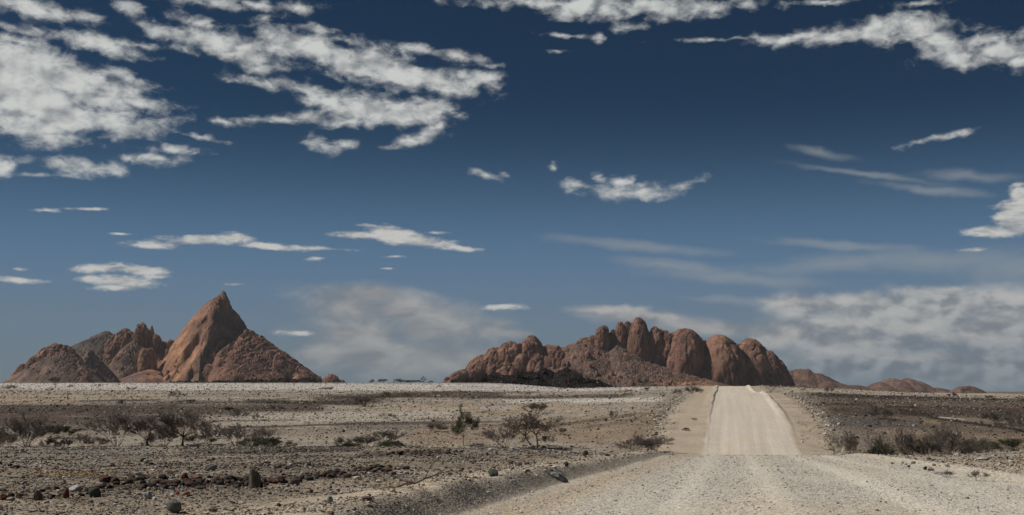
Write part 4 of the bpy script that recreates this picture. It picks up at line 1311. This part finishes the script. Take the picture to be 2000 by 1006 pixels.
def make_plant(kind, seed):
    """Returns [(part name, V, F, material)], unit sized."""
    rs = random.Random(seed)
    big, small, tips = [], [], []
    lf = None
    if kind in ('bush', 'redbush', 'dense', 'greenbush', 'greygreen'):
        n = {'bush': 9, 'redbush': 12, 'dense': 14, 'greenbush': 11, 'greygreen': 12}[kind]
        lo = {'bush': .45, 'redbush': .3, 'dense': .25, 'greenbush': .2, 'greygreen': .3}[kind]
        for i in range(n):
            a = 2 * math.pi * (i + rs.random()) / n
            e = rs.uniform(lo, 1.45)
            d = Vector((math.cos(a) * math.cos(e), math.sin(a) * math.cos(e), math.sin(e)))
            grow(rs, Vector((math.cos(a) * .08, math.sin(a) * .08, -0.02)), d, rs.uniform(.55, .8), .017, 0, 5, big, small, tips, .30, 2, .045, .10)
    elif kind in ('tree', 'twotrunk', 'greentree', 'flattop', 'thintree'):
        stems = {'tree': 2, 'twotrunk': 2, 'greentree': 1, 'flattop': 1, 'thintree': 1}[kind]
        for i in range(stems):
            sx = (i - (stems - 1) / 2) * (.22 if kind == 'twotrunk' else .06)
            d = Vector((sx * .9 + (.12 if kind == 'thintree' else 0), rs.uniform(-.1, .1), 1)).normalized()
            p = Vector((sx, 0, -.03))
            r = .034 if kind != 'thintree' else .022
            nseg = 4
            Lt = {'tree': .42, 'twotrunk': .8, 'greentree': .5, 'flattop': .55, 'thintree': .95}[kind]
            for _ in range(nseg):
                d = (d + Vector((rs.gauss(0, .12), rs.gauss(0, .12), .05))).normalized()
                q = p + d * Lt / nseg
                big.append((tuple(p), tuple(q), r, r * .93))
                p, r = q, r * .93
            nb = {'tree': 6, 'twotrunk': 8, 'greentree': 6, 'flattop': 7, 'thintree': 5}[kind]
            for b in range(nb):
                a = 2 * math.pi * (b + rs.random() * .7) / nb
                e = rs.uniform(.45, 1.25) if kind != 'flattop' else rs.uniform(.35, .8)
                dd = Vector((math.cos(a) * math.cos(e), math.sin(a) * math.cos(e), math.sin(e)))
                grow(rs, p, dd, rs.uniform(.34, .5), r * .7, 0, 5, big, small, tips, .40 if kind == 'twotrunk' else .34, 2, .035 if kind != 'flattop' else -.01, .12)
    elif kind == 'sapling':
        for i in range(4):
            a = rs.uniform(0, 6.28)
            d = Vector((math.cos(a) * .35, math.sin(a) * .35, 1)).normalized()
            grow(rs, Vector((0, 0, -.02)), d, rs.uniform(.4, .6), .018, 0, 3, big, small, tips, .38, 2, .06)
    bt = 1.0 if kind not in ('dense', 'greygreen') else 1.25
    small = [(a, b, max(r1, .0055) * bt, max(r2, .0045) * bt) for a, b, r1, r2 in small]
    Vb, Fb = tubes(big, 5)
    Vs, Fs = tubes(small, 3)
    Vl = np.zeros((0, 3))
    if kind in ('greenbush', 'greygreen', 'greentree'):
        Vl, Fl = leaves(rs, tips, {'greenbush': 3, 'greygreen': 1, 'greentree': 2}[kind], .06, .030)
    elif kind in ('dense', 'sapling', 'redbush'):
        Vl, Fl = leaves(rs, tips, 1, .05, .018)
    Vb, Vs, Vl = norm_to([Vb, Vs, Vl])
    tw = M_TWIGR if kind in ('redbush', 'sapling', 'twotrunk') else M_TWIG
    parts = [('trunk' if 'tree' in kind or kind in ('twotrunk', 'flattop') else 'stem', Vb, Fb, M_BARK if kind != 'sapling' else M_TWIGR), ('twigs', Vs, Fs, tw)]
    if len(Vl):
        parts.append(('foliage', Vl, Fl, {'greenbush': M_LEAFD, 'greygreen': M_LEAFG, 'greentree': M_LEAF, 'dense': M_TWIG, 'sapling': M_LEAFG, 'redbush': M_TWIGR}[kind]))
    return parts


PROTO = {}


def plant(kind, px, ytop, ybase, wpx, label, Y=None, name=None, group=None):
    v = hash_(px, ytop) % 3
    key = (kind, v)
    if Y is None:
        x, y, z = ground_at(px, ybase)
    else:
        x, y, z = put_at(px, Y)
    # real size from the picture: foot at its place, top at row ytop
    d = ray(px, ytop)
    h = EYE + d[2] / d[1] * y - z
    wd = wpx * y / F
    cat = 'tree' if kind in ('tree', 'twotrunk', 'greentree', 'flattop', 'thintree') else 'shrub'
    root = bpy.data.objects.new(name or {'bush': 'dry_shrub', 'redbush': 'dry_shrub', 'dense': 'dry_shrub', 'greenbush': 'green_shrub', 'greygreen': 'green_shrub', 'sapling': 'sapling', 'tree': 'bare_tree', 'twotrunk': 'bare_tree',
                                         'greentree': 'acacia_tree', 'flattop': 'acacia_tree', 'thintree': 'bare_tree'}[kind], None)
    root.empty_display_size = .2
    COL.objects.link(root)
    root.location = (x, y, z)
    root.rotation_euler = (0, 0, 0 if kind in ('twotrunk', 'thintree') else (hash_(px * 3, ytop) % 628) / 100)
    root.scale = (wd, wd, h)
    tag(root, label, cat, group)
    if key not in PROTO:
        PROTO[key] = [mesh_np(nm, V, Fq, m, parent=root) for nm, V, Fq, m in make_plant(kind, 31 * v + sum(map(ord, kind)))]
    else:
        for o_ in PROTO[key]:
            c_ = o_.copy()
            c_.parent = root
            COL.objects.link(c_)
    return root


def hash_(a, b):
    return int(abs(math.sin(a * 12.9898 + b * 78.233) * 43758.5453))


W = 142.0   # depth of the dry stream bed left of the road
PLANTS = [  # kind, px, top row, foot row, width px, label, depth or None
    ('dense', 52, 820, 872, 92, 'largest dark bare thorn bush at the left edge of the stream bed', W),
    ('greenbush', 112, 833, 855, 60, 'long dark green bush growing out behind the largest bare thorn bush', 158),
    ('redbush', 14, 848, 876, 46, 'round brown bush cut by the left edge of the picture', 138),
    ('greenbush', 100, 858, 873, 28, 'small dark green bush below the long green bush', 140),
    ('greenbush', 129, 860, 873, 17, 'tiny green bush right of the small dark green bush', 140),
    ('bush', 156, 851, 873, 48, 'low purple grey bush left of the first bare tree', 141),
    ('greygreen', 188, 856, 872, 44, 'low olive bush beside the first bare tree', 143),
    ('bush', 228, 812, 873, 62, 'tall vase shaped bare bush standing alone at left', 141),
    ('tree', 287, 818, 873, 52, 'crooked bare tree with one dark trunk among the left bushes', 141),
    ('dense', 322, 836, 874, 60, 'dark tangled bush right of the crooked bare tree', 143),
    ('tree', 356, 806, 874, 74, 'tallest bare tree of the left thicket with a bent trunk', 143),
    ('redbush', 383, 850, 874, 62, 'brown rounded bush under the tallest bare tree', 146),
    ('thintree', 402, 826, 884, 50, 'slim umbrella crowned tree on the thicket edge', 100),
    ('thintree', 424, 838, 887, 44, 'thin tree with a curved stem in front of the thicket', 96),
    ('bush', 461, 834, 874, 62, 'purple grey bare bush right of the thin curved tree', 143),
    ('redbush', 512, 838, 874, 46, 'rusty red round bush at the right end of the thicket', 146),
    ('greygreen', 490, 855, 875, 46, 'low olive green bush left of the rusty red bush', 140),
    ('greenbush', 526, 857, 877, 62, 'spreading dark green bush in front of the rusty red bush', 137),
    ('bush', 176, 828, 858, 26, 'faint thin bush behind the purple grey bush', 175),
    ('bush', 668, 855, 877, 34, 'loose brown bush at the left of the middle bush group', 140),
    ('dense', 713, 854, 877, 40, 'dark brown bush in the middle bush group', 140),
    ('greenbush', 680, 866, 878, 46, 'low green bush left in the middle bush group', 137),
    ('bush', 757, 843, 877, 60, 'broad purple grey bush of the middle bush group', 142),
    ('greenbush', 762, 863, 879, 62, 'low green bush under the broad purple grey bush', 137),
    ('greygreen', 816, 871, 878, 26, 'tiny olive bush right of the middle bush group', 139),
    ('greygreen', 851, 828, 843, 42, 'grey green cushion bush left of the green acacia', None),
    ('greentree', 905, 806, 876, 48, 'green leafed acacia standing left of the bare tree', 143),
    ('redbush', 934, 866, 877, 28, 'small brown bush at the right foot of the green acacia', 140),
    ('bush', 986, 838, 877, 76, 'spreading bare bush directly left of the two trunked tree', 141),
    ('twotrunk', 1044, 814, 878, 86, 'bare round crowned tree with two dark trunks', 143),
    ('bush', 1070, 852, 871, 24, 'small bare bush right of the two trunked tree', None),
    ('redbush', 1100, 837, 850, 18, 'small reddish tuft on the slope right of the two trunked tree', None),
    ('dense', 1050, 789, 809, 34, 'dense round bush on the slope above the two trunked tree', None),
    ('flattop', 757, 808, 821, 30, 'small flat topped bush alone on the pale plain', None),
    ('bush', 467, 801, 823, 30, 'grey bush alone on the pale plain above the thicket', None),
    ('flattop', 347, 765, 783, 30, 'small flat topped bush on the left plain near the crest', None),
    ('greenbush', 449, 796, 804, 30, 'low dark green cushion on the dark band of the plain', None),
    ('dense', 538, 792, 802, 38, 'low brown bush on the dark band right of the green cushion', None),
    ('bush', 503, 810, 821, 16, 'sparse twiggy plant right of the grey bush', None),
    ('redbush', 517, 819, 824, 11, 'tiny round brown tuft on the pale plain', None),
    ('dense', 712, 775, 794, 42, 'dark rounded bush on the brown band in the middle distance', None),
    ('bush', 760, 766, 784, 30, 'bare bush right of the dark rounded bush', None),
    ('bush', 802, 767, 781, 32, 'second bare bush right of the dark rounded bush', None),
    ('tree', 108, 737, 758, 20, 'small tree on the left skyline before the rounded hill', None),
    ('bush', 20, 753, 764, 26, 'low grey bush near the left end of the white band', None),
    ('flattop', 95, 758, 766, 15, 'little bush below the small skyline tree', None),
    ('dense', 138, 752, 757, 9, 'tiny dark bush right of the small skyline tree', None),
    ('flattop', 192, 750, 758, 15, 'little bush on the white band under the grey back hill', None),
    ('sapling', 230, 747, 759, 12, 'thin young tree on the left skyline', None),
    ('flattop', 258, 756, 767, 18, 'little flat bush below the lumpy hill', None),
    ('sapling', 131, 763, 783, 12, 'thin reddish sapling on the left plain', None),
    ('bush', 235, 781, 796, 16, 'faint reddish bush on the dark band at left', None),
    ('dense', 372, 781, 787, 22, 'dark low mound bush on the edge of the dark band', None),
    ('greenbush', 640, 757, 762, 20, 'low bush on the white band below the little end knoll', None),
    ('thintree', 856, 752, 763, 9, 'lone thin tree on the white band left of the black hill', None),
    ('dense', 748, 741, 750, 16, 'round dark bush on the skyline between the mountains', 765),
    ('dense', 779, 741, 750, 26, 'wide dark bush on the skyline right of the round one', 765),
    ('greenbush', 806, 743, 750, 28, 'flat dark bush on the skyline beside the little tree', 765),
    ('flattop', 828, 736, 750, 9, 'little dark tree on the skyline between the mountains', 765),
    ('dense', 727, 742, 750, 10, 'smallest dark bush on the skyline right of the end knoll', 765),
    ('dense', 842, 744, 750, 9, 'tiny dark bush right of the little skyline tree', 765),
    ('tree', 873, 737, 750, 10, 'small tree at the left foot of the black hill', 780),
    ('flattop', 1098, 757, 764, 12, 'little bush on the white band below the black hill', None),
    ('flattop', 1032, 766, 774, 10, 'little bush on the dark line below the white band', None),
    ('dense', 1264, 757, 764, 12, 'dark tuft near the crest left of the road', None),
    ('greygreen', 1226, 761, 765, 14, 'pale tuft near the crest left of the dark tuft', None),
    ('dense', 1275, 857, 882, 78, 'dense brown bush on the slope edge left of the road', 139),
    ('bush', 1240, 853, 880, 50, 'fan of bare twigs at the left side of the dense brown bush', 140),
    ('bush', 1197, 803, 821, 14, 'sparse bush on the sandy slope left of the road', None),
    ('greygreen', 1353, 757, 768, 24, 'yellowish bush on the left shoulder near the crest', None),
    ('redbush', 1369, 760, 767, 14, 'brown bush next to the yellowish bush near the crest', None),
    ('bush', 1327, 761, 772, 16, 'bare bush left of the yellowish bush near the crest', None),
    ('greenbush', 1340, 836, 841, 13, 'small green tuft on the sandy left shoulder', None),
    ('greygreen', 1356, 817, 821, 10, 'tiny pale tuft on the sandy left shoulder', None),
    ('sapling', 1623, 850, 885, 34, 'yellowish sapling at the right edge of the road', 128),
    ('bush', 1668, 849, 884, 58, 'bare grey bush right of the yellowish sapling', 126),
    ('greenbush', 1722, 872, 891, 58, 'low dark green bush at the corner of the right mound', 118),
    ('bush', 1752, 846, 888, 86, 'wide fan of bare grey twigs behind the low dark green bush', 121),
    ('greygreen', 1808, 856, 886, 66, 'grey green bush left of the tallest right bush', 120),
    ('dense', 1853, 841, 884, 76, 'tallest dark bare bush behind the right mound', 122),
    ('greygreen', 1910, 860, 884, 66, 'soft grey green bush right of the tallest right bush', 120),
    ('greenbush', 1978, 860, 898, 74, 'green bush with bare stems at the right edge of the picture', 66),
    ('dense', 1722, 796, 819, 48, 'round grey bush alone on the dark right plain', None),
    ('greygreen', 1945, 806, 829, 52, 'grey green bush on the right plain near the edge', None),
    ('dense', 1994, 812, 843, 34, 'dark purple bush cut by the right edge of the picture', None),
    ('bush', 1978, 801, 827, 36, 'pale bush behind the dark purple bush at the right edge', None),
    ('flattop', 1888, 757, 777, 17, 'small dark tree standing on the right skyline', None),
    ('bush', 1862, 767, 779, 18, 'bare bush left of the small dark skyline tree', None),
    ('bush', 1618, 756, 770, 17, 'bare bush near the skyline right of the road', None),
    ('flattop', 1568, 760, 767, 11, 'tiny bush on the pale skyline strip right of the road', None),
    ('dense', 1932, 773, 780, 14, 'low bush right of the small dark skyline tree', None),
    ('flattop', 1994, 773, 784, 12, 'little bush on the skyline at the right edge', None),
    ('bush', 1850, 921, 933, 30, 'small dry twig plant on the right roadside', None),
    ('bush', 1908, 921, 940, 34, 'taller dry twig plant on the right roadside', None),
    ('dense', 905, 731, 745, 26, 'dark bush on the left foot of the black hill', 1490),
    ('dense', 938, 724, 742, 24, 'dark bush on the left shoulder of the black hill', 1500),
    ('dense', 1012, 719, 734, 22, 'dark bush beside the left top of the black hill', 1505),
    ('dense', 1128, 727, 742, 22, 'dark bush on the right slope of the black hill', 1500),
    ('dense', 395, 738, 750, 24, 'dark bush left on the black rock ridge under the peak', 1570),
    ('dense', 463, 738, 749, 26, 'dark bush in the middle of the black rock ridge under the peak', 1570),
    ('dense', 556, 732, 746, 22, 'dark bush on top of the black rock ridge under the peak', 1580),
]
for kind, px, yt, yb, wpx, label, Y in PLANTS:
    if label:
        plant(kind, px, yt, yb, wpx, label, Y)

# a dead branch lying on the gravel beside the road bank
x, y, z = ground_at(812, 951)
rs = random.Random(5)
big, small, tips = [], [], []
for a, L in ((.2, .5), (2.7, .55), (3.4, .35)):
    grow(rs, Vector((0, 0, .06)), Vector((math.cos(a), math.sin(a) * .4, .35)).normalized(), L, .016, 1, 3, big, small, tips, .35, 1, -.10)
root = bpy.data.objects.new('fallen_branch', None)
COL.objects.link(root)
root.location = (x, y, z)
tag(root, 'dead bleached branch lying on the gravel beside the road bank', 'branch')
Vb, Fb = tubes(big + small, 4)
mesh_np('wood', Vb, Fb, M_WOOD, parent=root)

# ------------------------------------------------------------------ dry grass: uncountable thin blades in a few patches
gr = np.random.RandomState(4)
BV = []
for x0, x1, y0, y1, n in ((40, 240, 922, 934, 90), (700, 860, 935, 960, 50), (1780, 1995, 900, 938, 120), (100, 560, 880, 910, 80), (800, 1250, 888, 925, 70), (1560, 1640, 790, 860, 60), (140, 560, 868, 874, 60), (640, 990, 868, 877, 70), (0, 180, 950, 990, 40)):
    for _ in range(n):
        x, y, z = ground_at(gr.uniform(x0, x1), gr.uniform(y0, y1))
        if abs(x - road_x(y)) < 5.6:
            continue
        hh = gr.uniform(.05, .16) * min(max(y / 45, .7), 2.2)
        nb = 26
        a_ = gr.rand(nb) * 6.283
        rr = gr.rand(nb) * hh * .5
        b0 = np.stack([x + rr * np.cos(a_), y + rr * np.sin(a_), np.full(nb, z - .01)], -1)
        ln = gr.uniform(.15, .7, nb) * hh
        tp = b0 + np.stack([ln * np.cos(a_), ln * np.sin(a_), hh * gr.uniform(.5, 1.0, nb)], -1)
        wv = np.stack([-np.sin(a_), np.cos(a_), 0 * a_], -1) * hh * .035
        BV.append(np.stack([b0 - wv, b0 + wv, tp], 1).reshape(-1, 3))
BV = np.concatenate(BV)
M_GRASS = mat_plain('dry_straw_grass', (.30, .235, .135), .35)
tag(mesh_np('dry_grass', BV, np.arange(len(BV)).reshape(-1, 3), M_GRASS, smooth=False), 'straw coloured dry grass tufts between the stones', 'grass', kind='stuff')

# ------------------------------------------------------------------ the dusty air
HAZE = 1.0e-5
bx = 13600.0
zlo, zhi = -45.0, 760.0
V = np.array([(x, y, z) for z in (zlo, zhi) for y in (-bx, bx) for x in (-bx, bx)], float)
Fq = np.array([(0, 2, 3, 1), (4, 5, 7, 6), (0, 1, 5, 4), (2, 6, 7, 3), (0, 4, 6, 2), (1, 3, 7, 5)])
hm = bpy.data.materials.new('dusty_air')
hm.use_nodes = True
hm.node_tree.nodes.clear()
hv = hm.node_tree.nodes.new('ShaderNodeVolumePrincipled')
hv.inputs['Color'].default_value = (0.86, 0.90, 0.95, 1)
hv.inputs['Density'].default_value = HAZE
ho = hm.node_tree.nodes.new('ShaderNodeOutputMaterial')
hm.node_tree.links.new(hv.outputs[0], ho.inputs['Volume'])
tag(mesh_np('haze', V, Fq, hm, smooth=False), 'thin dusty air that softens the far mountains', 'haze', kind='stuff')
